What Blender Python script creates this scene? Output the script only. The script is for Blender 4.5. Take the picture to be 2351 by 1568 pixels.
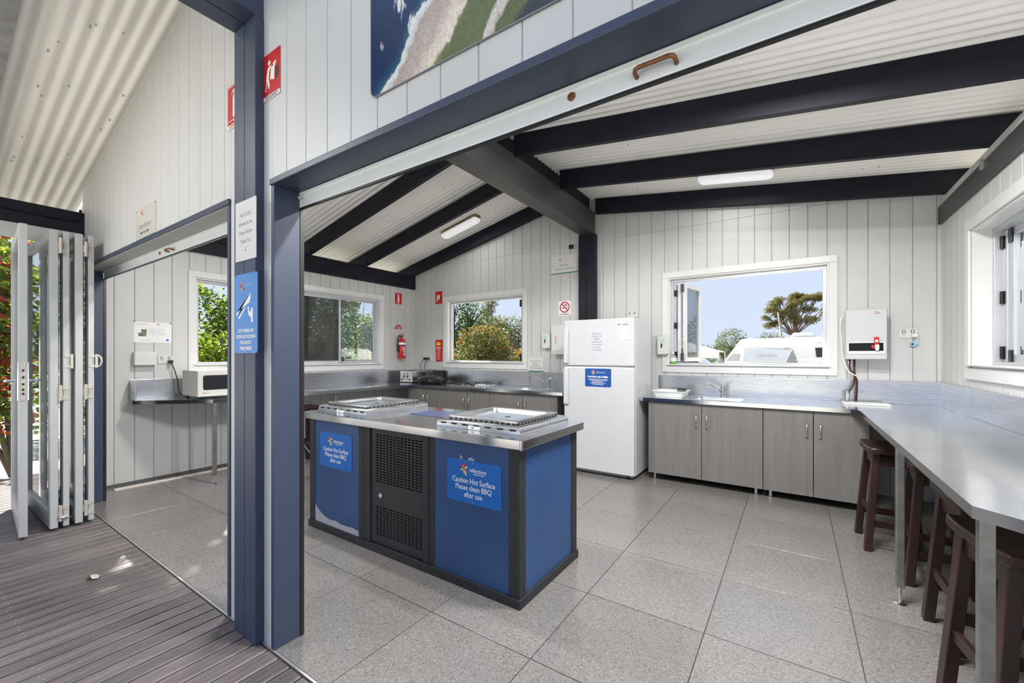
import bpy, math, random
from mathutils import Matrix, Vector
R = math.radians
rnd = random.Random(7)
for o in list(bpy.data.objects):
    bpy.data.objects.remove(o)
SC = bpy.context.scene
COL = SC.collection

# ---------------------------------------------------------------- camera
cd = bpy.data.cameras.new('camera')
cd.sensor_width = 36.0
cd.lens = 36.0 * 962.0 / 2351.0
cd.shift_y = 32.0 / 2351.0
cd.clip_start = 0.02
cd.clip_end = 400
cam = bpy.data.objects.new('camera', cd)
cam.location = (0, 0, 1.35)
cam.rotation_euler = (R(90), 0, R(34))
COL.objects.link(cam)
SC.camera = cam

# ---------------------------------------------------------------- sky, sun, exposure
SC.view_settings.view_transform = 'Standard'
SC.view_settings.look = 'None'
SC.view_settings.gamma = 1.0
SC.view_settings.use_curve_mapping = False
SC.view_settings.exposure = 0.3
SKY_STRENGTH = 0.85
SUN_STRENGTH = 18.0
LAMP_BACK_L, LAMP_BACK_R = 3.0, 5.0
FILL_FRONT_L, FILL_FRONT_R = 76.0, 80.0  # added fill lamps, out of view behind the front wall
FILL_DECK = 40.0  # added fill lamp, out of view over the deck

w = bpy.data.worlds.new('sky')
SC.world = w
w.use_nodes = True
nt = w.node_tree
nt.nodes.clear()
n_out = nt.nodes.new('ShaderNodeOutputWorld')
n_bg = nt.nodes.new('ShaderNodeBackground')
n_tc = nt.nodes.new('ShaderNodeTexCoord')
n_sx = nt.nodes.new('ShaderNodeSeparateXYZ')
n_cr = nt.nodes.new('ShaderNodeValToRGB')
n_cr.color_ramp.elements[0].position = 0.0
n_cr.color_ramp.elements[0].color = (0.68, 0.77, 0.94, 1)
n_cr.color_ramp.elements[1].position = 0.9
n_cr.color_ramp.elements[1].color = (0.50, 0.66, 0.98, 1)
nt.links.new(n_tc.outputs['Generated'], n_sx.inputs[0])
nt.links.new(n_sx.outputs['Z'], n_cr.inputs['Fac'])
nt.links.new(n_cr.outputs['Color'], n_bg.inputs['Color'])
n_bg.inputs['Strength'].default_value = SKY_STRENGTH
nt.links.new(n_bg.outputs[0], n_out.inputs[0])

sd = bpy.data.lights.new('sun', 'SUN')
sd.energy = SUN_STRENGTH
sd.angle = R(0.55)
sd.color = (1.0, 0.955, 0.88)
sun = bpy.data.objects.new('sun', sd)
COL.objects.link(sun)
sun.location = (-15, 9, 12)
sun.rotation_euler = Vector((0.741, -0.413, -0.53)).to_track_quat('-Z', 'Y').to_euler()

# ---------------------------------------------------------------- materials
MATS = {}
def mat(name, col, rough=0.5, metal=0.0, var=0.06, scale=6.0, stretch=(1, 1, 1), bump=0.0, bscale=60.0, spec=0.5,
        emit=0.0, coat=0.0, rand=0.0):
    """principled material: base colour broken up by stretched noise, optional fine bump"""
    if name in MATS:
        return MATS[name]
    m = bpy.data.materials.new(name)
    m.use_nodes = True
    t = m.node_tree
    b = t.nodes['Principled BSDF']
    b.inputs['Roughness'].default_value = rough
    b.inputs['Metallic'].default_value = metal
    b.inputs['Specular IOR Level'].default_value = spec
    if coat:
        b.inputs['Coat Weight'].default_value = coat
    tc = t.nodes.new('ShaderNodeTexCoord')
    mp = t.nodes.new('ShaderNodeMapping')
    mp.inputs['Scale'].default_value = stretch
    t.links.new(tc.outputs['Object'], mp.inputs[0])
    no = t.nodes.new('ShaderNodeTexNoise')
    no.inputs['Scale'].default_value = scale
    no.inputs['Detail'].default_value = 4
    t.links.new(mp.outputs[0], no.inputs['Vector'])
    cr = t.nodes.new('ShaderNodeValToRGB')
    cr.color_ramp.elements[0].position = 0.3
    cr.color_ramp.elements[1].position = 0.7
    cr.color_ramp.elements[0].color = tuple(max(0, c * (1 - var)) for c in col) + (1,)
    cr.color_ramp.elements[1].color = tuple(min(1, c * (1 + var)) for c in col) + (1,)
    t.links.new(no.outputs['Fac'], cr.inputs['Fac'])
    last = cr.outputs['Color']
    if rand:
        oi = t.nodes.new('ShaderNodeObjectInfo')
        mr = t.nodes.new('ShaderNodeMapRange')
        mr.inputs['To Min'].default_value = 1 - rand
        mr.inputs['To Max'].default_value = 1 + rand
        t.links.new(oi.outputs['Random'], mr.inputs['Value'])
        vm = t.nodes.new('ShaderNodeVectorMath')
        vm.operation = 'SCALE'
        t.links.new(last, vm.inputs[0])
        t.links.new(mr.outputs[0], vm.inputs['Scale'])
        last = vm.outputs[0]
    t.links.new(last, b.inputs['Base Color'])
    if bump:
        n2 = t.nodes.new('ShaderNodeTexNoise')
        n2.inputs['Scale'].default_value = bscale
        n2.inputs['Detail'].default_value = 3
        t.links.new(mp.outputs[0], n2.inputs['Vector'])
        bp = t.nodes.new('ShaderNodeBump')
        bp.inputs['Strength'].default_value = bump
        bp.inputs['Distance'].default_value = 0.01
        t.links.new(n2.outputs['Fac'], bp.inputs['Height'])
        t.links.new(bp.outputs[0], b.inputs['Normal'])
    if emit:
        b.inputs['Emission Color'].default_value = tuple(col) + (1,)
        b.inputs['Emission Strength'].default_value = emit
    MATS[name] = m
    return m

def glass_mat(name, tint=(0.93, 0.96, 0.97), gloss=0.12, haze=None):
    if name in MATS:
        return MATS[name]
    m = bpy.data.materials.new(name)
    m.use_nodes = True
    t = m.node_tree
    t.nodes.clear()
    o = t.nodes.new('ShaderNodeOutputMaterial')
    tr = t.nodes.new('ShaderNodeBsdfTransparent')
    tr.inputs[0].default_value = tint + (1,)
    gl = t.nodes.new('ShaderNodeBsdfGlossy')
    gl.inputs['Roughness'].default_value = 0.02
    fr = t.nodes.new('ShaderNodeFresnel')
    fr.inputs[0].default_value = 1.45
    ad = t.nodes.new('ShaderNodeMath')
    ad.operation = 'MULTIPLY_ADD'
    ad.inputs[1].default_value = 0.8
    ad.inputs[2].default_value = gloss * 0.4
    ad.use_clamp = True
    mx = t.nodes.new('ShaderNodeMixShader')
    t.links.new(fr.outputs[0], ad.inputs[0])
    t.links.new(ad.outputs[0], mx.inputs[0])
    t.links.new(tr.outputs[0], mx.inputs[1])
    t.links.new(gl.outputs[0], mx.inputs[2])
    last = mx
    if haze:
        df = t.nodes.new('ShaderNodeBsdfDiffuse')
        df.inputs[0].default_value = haze[0] + (1,)
        m2 = t.nodes.new('ShaderNodeMixShader')
        m2.inputs[0].default_value = haze[1]
        t.links.new(last.outputs[0], m2.inputs[1])
        t.links.new(df.outputs[0], m2.inputs[2])
        last = m2
    t.links.new(last.outputs[0], o.inputs[0])
    MATS[name] = m
    return m

def leaf_mat(name, col, var=0.35):
    if name in MATS:
        return MATS[name]
    m = mat(name, col, 0.55, var=var, scale=1.7, spec=0.25)
    t = m.node_tree
    b = t.nodes['Principled BSDF']
    o = [n for n in t.nodes if n.type == 'OUTPUT_MATERIAL'][0]
    tl = t.nodes.new('ShaderNodeBsdfTranslucent')
    tl.inputs[0].default_value = (min(1, col[0] * 1.6), min(1, col[1] * 1.7), col[2] * 0.9, 1)
    mx = t.nodes.new('ShaderNodeMixShader')
    mx.inputs[0].default_value = 0.35
    t.links.new(b.outputs[0], mx.inputs[1])
    t.links.new(tl.outputs[0], mx.inputs[2])
    t.links.new(mx.outputs[0], o.inputs[0])
    return m

WHITE = mat('white_board_paint', (0.56, 0.56, 0.55), 0.45, var=0.035, scale=2.2, stretch=(1, 1, .5), bump=0.05, bscale=35)
WHITEB = mat('white_backing_paint', (0.42, 0.42, 0.41), 0.6, var=0.05)
TRIM = mat('white_trim_gloss', (0.68, 0.68, 0.675), 0.3, var=0.02)
SLATE = mat('slate_blue_paint', (0.038, 0.052, 0.092), 0.42, var=0.10, scale=3, stretch=(1, 1, .3), bump=0.06)
NAVY = mat('navy_beam_stain', (0.009, 0.0098, 0.017), 0.55, spec=0.25, var=0.25, scale=5, stretch=(.3, 1, 1), bump=0.10, bscale=40)
CHAR = mat('charcoal_beam_stain', (0.045, 0.045, 0.047), 0.5, var=0.3, scale=8, stretch=(1, .12, 1), bump=0.15, bscale=50)
SHEET = mat('cream_roof_sheet', (0.90, 0.88, 0.83), 0.42, var=0.04, scale=1.5)
STEEL = mat('brushed_stainless', (0.66, 0.67, 0.69), 0.24, 1.0, var=0.10, scale=14, stretch=(.6, .6, 6), bump=0.02, bscale=90)
STEELT = mat('bench_stainless', (0.66, 0.675, 0.70), 0.14, 1.0, var=0.08, scale=5, stretch=(1, 1, 1), bump=0.012, bscale=6)
SATIN = mat('satin_steel_tube', (0.36, 0.35, 0.34), 0.38, 1.0, var=0.15, scale=20, bump=0.03)
CHROME = mat('chrome', (0.80, 0.80, 0.82), 0.08, 1.0, var=0.02)
GALV = mat('galvanised_steel', (0.42, 0.43, 0.44), 0.45, 0.85, var=0.2, scale=12, bump=0.03)
ALU = mat('grey_powder_aluminium', (0.50, 0.50, 0.495), 0.38, 0.15, var=0.04)
ALUW = mat('pale_grey_aluminium', (0.56, 0.57, 0.60), 0.35, 0.3, var=0.03)
RAIL = mat('pale_grey_rail', (0.90, 0.94, 0.95), 0.38, 0.1, var=0.02)
CAB = mat('grey_woodgrain_laminate', (0.165, 0.157, 0.148), 0.42, var=0.10, scale=26, stretch=(1, 1, .06), bump=0.03)
CABIN = mat('cabinet_dark_inside', (0.10, 0.095, 0.09), 0.6)
BLACK = mat('black_powdercoat', (0.018, 0.018, 0.021), 0.5, var=0.3, scale=40, bump=0.25, bscale=350)
BLK = mat('black_plastic', (0.012, 0.012, 0.013), 0.35, var=0.1)
VOID = mat('dark_interior', (0.006, 0.006, 0.007), 0.9)
BBQ = mat('bbq_blue_panel', (0.021, 0.064, 0.175), 0.38, var=0.16, scale=2.0, bump=0.02)
SIGNB = mat('sign_blue', (0.004, 0.125, 0.46), 0.35, var=0.03)
SIGNW = mat('sign_white', (0.66, 0.66, 0.64), 0.35, var=0.02)
PRINTW = mat('print_white', (0.78, 0.78, 0.78), 0.4, var=0.01)
PRINTK = mat('print_black', (0.02, 0.02, 0.022), 0.5, var=0.05)
PRINTG = mat('print_grey', (0.22, 0.22, 0.24), 0.5, var=0.05)
RED = mat('sign_red', (0.52, 0.010, 0.014), 0.35, var=0.04)
REDX = mat('extinguisher_red', (0.50, 0.012, 0.016), 0.18, var=0.05, coat=0.5)
GREEN = mat('print_green', (0.0, 0.20, 0.06), 0.45, var=0.05)
YEL = mat('print_yellow', (0.85, 0.66, 0.03), 0.45, var=0.03)
MAG = mat('print_magenta', (0.62, 0.012, 0.11), 0.45, var=0.03)
CYAN = mat('print_cyan', (0.12, 0.55, 0.75), 0.45, var=0.03)
ORANGE = mat('print_orange', (0.75, 0.18, 0.03), 0.45, var=0.03)
APPL = mat('white_appliance', (0.55, 0.555, 0.57), 0.28, var=0.015)
PLAST = mat('white_plastic', (0.66, 0.66, 0.645), 0.35, var=0.02)
CREAM = mat('cream_plastic', (0.60, 0.585, 0.54), 0.4, var=0.02)
WOOD = mat('dark_brown_timber', (0.024, 0.0095, 0.0075), 0.36, var=0.35, scale=10, stretch=(1, 1, .15), bump=0.06)
RUST = mat('rusty_bronze', (0.30, 0.125, 0.055), 0.55, 0.5, var=0.4, scale=60, bump=0.2, bscale=120)
BRASS = mat('aged_brass', (0.50, 0.34, 0.12), 0.3, 1.0, var=0.1)
BEIGEM = mat('beige_hinge_metal', (0.58, 0.53, 0.47), 0.45, 0.3, var=0.12, scale=30)
SIEVE = mat('louvre_black', (0.022, 0.022, 0.024), 0.45, var=0.2, bump=0.15, bscale=300)
DIFF = mat('lamp_diffuser', (0.88, 0.88, 0.92), 0.35, var=0.02, emit=0.35)
LAMPB = mat('lamp_gear_tray', (0.30, 0.20, 0.10), 0.6, var=0.5, scale=14)
GLASS = glass_mat('window_glass')
SCREEN = glass_mat('dusty_flyscreen_glass', (0.50, 0.51, 0.51), 0.1, ((0.22, 0.23, 0.23), 0.13))
DECK = mat('weathered_deck_board', (0.115, 0.098, 0.095), 0.46, var=0.38, scale=7, stretch=(5, .5, 1), bump=0.22, bscale=30, rand=0.22)
DECKU = mat('deck_joist_dark', (0.012, 0.010, 0.009), 0.9)
STRIP = mat('alloy_floor_strip', (0.55, 0.54, 0.52), 0.35, 0.7, var=0.1)
GROUT = mat('floor_grout', (0.055, 0.050, 0.045), 0.9)
CARAV = mat('caravan_white', (0.84, 0.83, 0.80), 0.35, var=0.03)
CARGREY = mat('caravan_grey', (0.30, 0.31, 0.33), 0.35, var=0.1)
CARWIN = mat('caravan_dark_window', (0.02, 0.022, 0.026), 0.15)
BARK = mat('tree_bark', (0.10, 0.075, 0.055), 0.85, var=0.4, scale=6, stretch=(1, 1, .3), bump=0.4, bscale=14)
BARKP = mat('pale_bark', (0.30, 0.27, 0.23), 0.8, var=0.3, scale=6, stretch=(1, 1, .3), bump=0.3, bscale=14)
L_DARK = leaf_mat('leaf_dark_green', (0.030, 0.058, 0.018))
L_MID = leaf_mat('leaf_mid_green', (0.070, 0.115, 0.028))
L_LIT = leaf_mat('leaf_yellow_green', (0.20, 0.25, 0.030))
L_BRN = leaf_mat('leaf_rust_tip', (0.165, 0.082, 0.035))
L_OLV = leaf_mat('leaf_olive', (0.095, 0.088, 0.034))
L_GRY = leaf_mat('leaf_grey_green', (0.115, 0.125, 0.085))
L_RED = leaf_mat('leaf_red', (0.26, 0.045, 0.030))

def tile_material():
    m = mat('speckled_floor_tile', (0.168, 0.158, 0.150), 0.22, var=0.07, scale=1.6, bump=0.06, bscale=120, rand=0.05, spec=0.9)
    t = m.node_tree
    b = t.nodes['Principled BSDF']
    src = b.inputs['Base Color'].links[0].from_socket
    ge = t.nodes.new('ShaderNodeNewGeometry')
    vo = t.nodes.new('ShaderNodeTexVoronoi')
    vo.inputs['Scale'].default_value = 170
    t.links.new(ge.outputs['Position'], vo.inputs['Vector'])
    se = t.nodes.new('ShaderNodeSeparateColor')
    t.links.new(vo.outputs['Color'], se.inputs[0])
    cr = t.nodes.new('ShaderNodeValToRGB')
    e = cr.color_ramp.elements
    e[0].position = 0.0; e[0].color = (0.62, 0.60, 0.58, 1)
    e[1].position = 1.0; e[1].color = (1.42, 1.42, 1.42, 1)
    a = cr.color_ramp.elements.new(0.25); a.color = (0.92, 0.92, 0.92, 1)
    a = cr.color_ramp.elements.new(0.88); a.color = (1.06, 1.06, 1.06, 1)
    t.links.new(se.outputs[0], cr.inputs[0])
    mu = t.nodes.new('ShaderNodeMix')
    mu.data_type = 'RGBA'
    mu.blend_type = 'MULTIPLY'
    mu.inputs[0].default_value = 1.0
    t.links.new(src, mu.inputs[6])
    t.links.new(cr.outputs[0], mu.inputs[7])
    t.links.new(mu.outputs[2], b.inputs['Base Color'])
    return m
TILE = tile_material()

# ---------------------------------------------------------------- mesh helpers
WM = {}
class MB:
    def __init__(s):
        s.v = []; s.f = []; s.mi = []
    def add(s, vs, fs, mi=0):
        k = len(s.v)
        s.v += [tuple(a) for a in vs]
        s.f += [tuple(k + i for i in q) for q in fs]
        s.mi += [mi] * len(fs)
        return s
    def box(s, x0, x1, y0, y1, z0, z1, mi=0):
        return s.add([(x0, y0, z0), (x1, y0, z0), (x1, y1, z0), (x0, y1, z0), (x0, y0, z1), (x1, y0, z1), (x1, y1, z1), (x0, y1, z1)],
                     [(0, 3, 2, 1), (4, 5, 6, 7), (0, 1, 5, 4), (1, 2, 6, 5), (2, 3, 7, 6), (3, 0, 4, 7)], mi)
    def hexa(s, p, mi=0):
        """8 corner points ordered like box"""
        return s.add(p, [(0, 3, 2, 1), (4, 5, 6, 7), (0, 1, 5, 4), (1, 2, 6, 5), (2, 3, 7, 6), (3, 0, 4, 7)], mi)
    def prism(s, poly, fn, a, b, mi=0):
        """poly of 2D points, fn(u,v,n)->xyz, between n=a and n=b"""
        n = len(poly)
        vs = [fn(u, v, a) for u, v in poly] + [fn(u, v, b) for u, v in poly]
        fs = [tuple(range(n - 1, -1, -1)), tuple(range(n, 2 * n))]
        fs += [(i, (i + 1) % n, n + (i + 1) % n, n + i) for i in range(n)]
        return s.add(vs, fs, mi)
    def tube(s, pts, r, n=8, mi=0, cap=True):
        pts = [Vector(p) for p in pts]
        rs = r if isinstance(r, (list, tuple)) else [r] * len(pts)
        ring = []
        up = None
        for i, p in enumerate(pts):
            d = (pts[min(i + 1, len(pts) - 1)] - pts[max(i - 1, 0)]).normalized()
            if up is None:
                up = Vector((0, 0, 1)) if abs(d.z) < 0.9 else Vector((1, 0, 0))
            a = d.cross(up).normalized()
            b = a.cross(d).normalized()
            up = b
            ring.append([p + a * math.cos(2 * math.pi * k / n) * rs[i] + b * math.sin(2 * math.pi * k / n) * rs[i] for k in range(n)])
        vs = [q for rg in ring for q in rg]
        fs = []
        for i in range(len(pts) - 1):
            for k in range(n):
                fs.append((i * n + k, i * n + (k + 1) % n, (i + 1) * n + (k + 1) % n, (i + 1) * n + k))
        if cap:
            fs.append(tuple(range(n - 1, -1, -1)))
            fs.append(tuple((len(pts) - 1) * n + k for k in range(n)))
        return s.add(vs, fs, mi)
    def lathe(s, prof, c, n=20, mi=0):
        vs = []; fs = []
        for r, z in prof:
            for k in range(n):
                a = 2 * math.pi * k / n
                vs.append((c[0] + r * math.cos(a), c[1] + r * math.sin(a), c[2] + z))
        m = len(prof)
        for i in range(m - 1):
            for k in range(n):
                fs.append((i * n + k, i * n + (k + 1) % n, (i + 1) * n + (k + 1) % n, (i + 1) * n + k))
        fs.append(tuple(range(n - 1, -1, -1)))
        fs.append(tuple((m - 1) * n + k for k in range(n)))
        return s.add(vs, fs, mi)
    def beam(s, p, q, w, h, mi=0, up=(0, 0, 1)):
        """square bar from p to q"""
        p = Vector(p); q = Vector(q)
        d = (q - p).normalized()
        a = d.cross(Vector(up)).normalized() * (w / 2)
        b = a.cross(d).normalized() * (h / 2)
        vs = [p - a - b, p + a - b, q + a - b, q - a - b, p - a + b, p + a + b, q + a + b, q - a + b]
        return s.hexa(vs, mi)
    def build(s, name, m, parent=None, smooth=False, bev=0.0, kind=None, centre=True, seg=2):
        me = bpy.data.meshes.new(name)
        off = Vector((0, 0, 0))
        if parent is None and centre and s.v:
            xs = [a[0] for a in s.v]; ys = [a[1] for a in s.v]; zs = [a[2] for a in s.v]
            off = Vector(((min(xs) + max(xs)) / 2, (min(ys) + max(ys)) / 2, min(zs)))
        me.from_pydata([(a[0] - off.x, a[1] - off.y, a[2] - off.z) for a in s.v], [], s.f)
        ms = m if isinstance(m, (list, tuple)) else [m]
        for k in ms:
            me.materials.append(k)
        if len(ms) > 1:
            me.polygons.foreach_set('material_index', s.mi)
        if smooth:
            me.shade_smooth()
            if smooth is not True:
                me.set_sharp_from_angle(angle=R(smooth))
        me.update()
        o = bpy.data.objects.new(name, me)
        COL.objects.link(o)
        o.location = off
        link(o, parent, off)
        if bev:
            b = o.modifiers.new('edge', 'BEVEL')
            b.width = bev; b.segments = seg; b.limit_method = 'ANGLE'; b.angle_limit = R(40)
            b.harden_normals = False
        if kind:
            o['kind'] = kind
        return o

def link(o, parent, off):
    if parent is not None:
        o.parent = parent
        o.matrix_parent_inverse = WM[parent.name].inverted()
        WM[o.name] = Matrix.Identity(4)
    else:
        WM[o.name] = Matrix.Translation(off)

def tag(o, label, cat, group=None, kind=None):
    if label: o['label'] = label
    if cat: o['category'] = cat
    if group: o['group'] = group
    if kind: o['kind'] = kind
    return o

def thing(name, label, cat, loc, group=None, kind=None):
    o = bpy.data.objects.new(name, None)
    o.empty_display_size = 0.05
    COL.objects.link(o)
    o.location = loc
    WM[o.name] = Matrix.Translation(Vector(loc))
    return tag(o, label, cat, group, kind)

def dup(root, loc, rz, label=None):
    r = root.copy()
    COL.objects.link(r)
    r.location = loc
    r.rotation_euler = (0, 0, rz)
    if label: r['label'] = label
    for ch in list(root.children):
        c = ch.copy(); COL.objects.link(c); c.parent = r
        for g in list(ch.children):
            d = g.copy(); COL.objects.link(d); d.parent = c
    return r

def bx(name, m, parent, *b, bev=0.0, kind=None):
    return MB().box(*b).build(name, m, parent, bev=bev, kind=kind)

# planes a flat sign can hang on: local (u right, v up, n out of the wall) -> world
def PY(x, y, z):      # faces -Y
    return lambda u, v, n: (x + u, y - n, z + v)
def PX(x, y, z):      # faces +X
    return lambda u, v, n: (x + n, y + u, z + v)
def PZ(x, y, z):      # faces up
    return lambda u, v, n: (x + u, y + v, z + n)
def rrect(w, h, r, n=4, c=(0, 0)):
    p = []
    for cx, cy, a0 in ((w / 2 - r, h / 2 - r, 0), (-w / 2 + r, h / 2 - r, 90), (-w / 2 + r, -h / 2 + r, 180), (w / 2 - r, -h / 2 + r, 270)):
        for k in range(n + 1):
            a = R(a0 + 90 * k / n)
            p.append((c[0] + cx + r * math.cos(a), c[1] + cy + r * math.sin(a)))
    return p
def disc(r, n=28, c=(0, 0), a0=0, a1=360):
    k = n if a1 - a0 >= 360 else n + 1
    return [(c[0] + r * math.cos(R(a0 + (a1 - a0) * i / n)), c[1] + r * math.sin(R(a0 + (a1 - a0) * i / n))) for i in range(k)]
def rect(x0, x1, y0, y1):
    return [(x0, y0), (x1, y0), (x1, y1), (x0, y1)]
def shape(name, polys, fn, n0, n1, m, parent, bev=0.0):
    b = MB()
    for p in polys:
        b.prism(p, fn, n0, n1)
    return b.build(name, m, parent, bev=bev)

def each(name, polys, fn, n0, n1, m, parent):
    for p in polys:
        shape(name, [p], fn, n0, n1, m, parent)

def text(body, size, fn, n, m, parent, u=0.0, v=0.0, name='lettering', sx=1.0, align='CENTER', shear=0.0, space=1.0, bold=0.0, line=1.0):
    cu = bpy.data.curves.new('t', 'FONT')
    cu.body = body
    cu.size = size
    cu.align_x = align
    cu.align_y = 'CENTER'
    cu.resolution_u = 2
    cu.shear = shear
    cu.space_character = space
    cu.space_line = line
    cu.offset = bold
    cu.fill_mode = 'BOTH' if False else 'FRONT'
    to = bpy.data.objects.new('t', cu)
    me = bpy.data.meshes.new_from_object(to)
    for a in me.vertices:
        a.co = fn(u + a.co.x * sx, v + a.co.y, n)
    bpy.data.objects.remove(to)
    bpy.data.curves.remove(cu)
    me.materials.clear()
    me.materials.append(m)
    o = bpy.data.objects.new(name, me)
    me.name = name
    COL.objects.link(o)
    link(o, parent, Vector((0, 0, 0)))
    return o

# ---------------------------------------------------------------- main dimensions (metres)
XL, XR, YB, YF = -5.78, 1.11, 5.36, 0.985       # inner faces of left, right, back wall; outer face of front wall
def ceil_l(x): return 3.013 + 0.226 * (x + 5.706)
def ceil_r(x): return 3.455 - 0.133 * (x + 2.2)
def raft_l(x): return 2.796 + 0.226 * (x + 5.706)
def raft_r(x): return 3.250 - 0.133 * (x + 2.2)
def ceil_d(x): return 2.86 + 0.239 * (x + 5.32)
ZB = 0.89

# ---------------------------------------------------------------- floor of square tiles
fl = MB().box(-5.95, 1.25, 0.985, 5.45, -0.10, -0.006).build('floor', GROUT, kind='structure')
tag(fl, 'grey speckled square tiles laid across the kitchen floor', 'floor')
tx = [-0.975 + 0.61 * k for k in range(-9, 5)]
ty = [0.985, 1.592, 2.212, 2.832, 3.452, 4.072, 4.692, 5.312, 5.45]
tile_cache = {}
for i in range(len(tx) - 1):
    for j in range(len(ty) - 1):
        x0, x1 = max(tx[i], -5.9), min(tx[i + 1], 1.2)
        y0, y1 = ty[j], ty[j + 1]
        if x1 - x0 < 0.05: continue
        g = 0.0022
        key = (round(x1 - x0, 3), round(y1 - y0, 3))
        if key not in tile_cache:
            hw, hh = key[0] / 2 - g, key[1] / 2 - g
            me = bpy.data.meshes.new('floor_tile')
            b = MB()
            e = 0.0005
            b.v = [(-hw, -hh, -.008), (hw, -hh, -.008), (hw, hh, -.008), (-hw, hh, -.008),
                   (-hw, -hh, -.0005), (hw, -hh, -.0005), (hw, hh, -.0005), (-hw, hh, -.0005),
                   (-hw + e, -hh + e, 0), (hw - e, -hh + e, 0), (hw - e, hh - e, 0), (-hw + e, hh - e, 0)]
            b.f = [(0, 1, 5, 4), (1, 2, 6, 5), (2, 3, 7, 6), (3, 0, 4, 7), (4, 5, 9, 8), (5, 6, 10, 9), (6, 7, 11, 10), (7, 4, 8, 11), (8, 9, 10, 11)]
            me.from_pydata(b.v, [], b.f)
            me.materials.append(TILE)
            tile_cache[key] = me
        o = bpy.data.objects.new('floor_tile', tile_cache[key])
        COL.objects.link(o)
        o.parent = fl
        o.matrix_parent_inverse = WM[fl.name].inverted()
        o.location = ((x0 + x1) / 2, (y0 + y1) / 2, 0)
MB().box(-5.3, 1.0, 0.975, 0.984, -0.02, 0.001).build('threshold_strip', STRIP, fl)

# ---------------------------------------------------------------- deck of narrow boards
dk = MB().box(-7.2, 2.6, -1.8, 0.965, -0.20, -0.030).build('deck', DECKU, kind='structure')
tag(dk, 'dark weathered timber deck of narrow boards outside the kitchen', 'deck')
bm_ = {}
for k in range(int((2.5 + 7.15) / 0.0945)):
    x0 = -7.15 + 0.0945 * k
    hw = 0.0418
    if 'b' not in bm_:
        b = MB()
        b.v = [(-hw, -1.8, -.028), (hw, -1.8, -.028), (hw, .965, -.028), (-hw, .965, -.028), (-hw, -1.8, -.003), (hw, -1.8, -.003), (hw, .965, -.003), (-hw, .965, -.003),
               (-hw + .003, -1.8, 0), (hw - .003, -1.8, 0), (hw - .003, .965, 0), (-hw + .003, .965, 0)]
        b.f = [(0, 1, 5, 4), (1, 2, 6, 5), (2, 3, 7, 6), (3, 0, 4, 7), (4, 5, 9, 8), (5, 6, 10, 9), (6, 7, 11, 10), (7, 4, 8, 11), (8, 9, 10, 11)]
        me = bpy.data.meshes.new('deck_board')
        me.from_pydata(b.v, [], b.f)
        me.materials.append(DECK)
        bm_['b'] = me
    o = bpy.data.objects.new('deck_board', bm_['b'])
    COL.objects.link(o)
    o.parent = dk
    o.matrix_parent_inverse = WM[dk.name].inverted()
    o.location = (x0, 0, 0)
sc = MB()
for k in range(40):
    x = -4.6 + 0.0945 * k
    for y in (0.90, 0.35):
        for s in (-.02, .02):
            sc.lathe([(.0035, 0), (.003, .0012)], (-7.15 + 0.0945 * (27 + k) + s, y + rnd.uniform(-.01, .01), 0), 8)
tag(sc.build('deck_screws', GALV, dk), None, None, kind='stuff')

# ---------------------------------------------------------------- walls of grooved boards
def strips(edges, holes, bot, top, split):
    """pieces (u0,u1,zb,zt0,zt1) of vertical strips between edges, minus rectangular holes, cut at heights in split"""
    out = []
    cuts = sorted(set(edges) | {h[0] for h in holes} | {h[1] for h in holes})
    for a, b in zip(cuts, cuts[1:]):
        if b - a < 0.004: continue
        m = (a + b) / 2
        z = [(bot, None)]
        spans = [[bot, None]]
        for h in sorted(holes, key=lambda q: q[2]):
            if h[0] - 1e-6 < m < h[1] + 1e-6:
                spans[-1][1] = h[2]
                spans.append([h[3], None])
        for z0, z1 in spans:
            lv = [z0] + [q for q in split if q > z0 + .02 and (q < (z1 if z1 is not None else min(top(a), top(b))) - .03)]
            for i, q in enumerate(lv):
                last = i == len(lv) - 1
                if not last:
                    out.append((a, b, q, lv[i + 1], lv[i + 1]))
                elif z1 is not None:
                    if z1 - q > .004: out.append((a, b, q, z1, z1))
                else:
                    if min(top(a), top(b)) - q > .004: out.append((a, b, q, top(a), top(b)))
    return out

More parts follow.
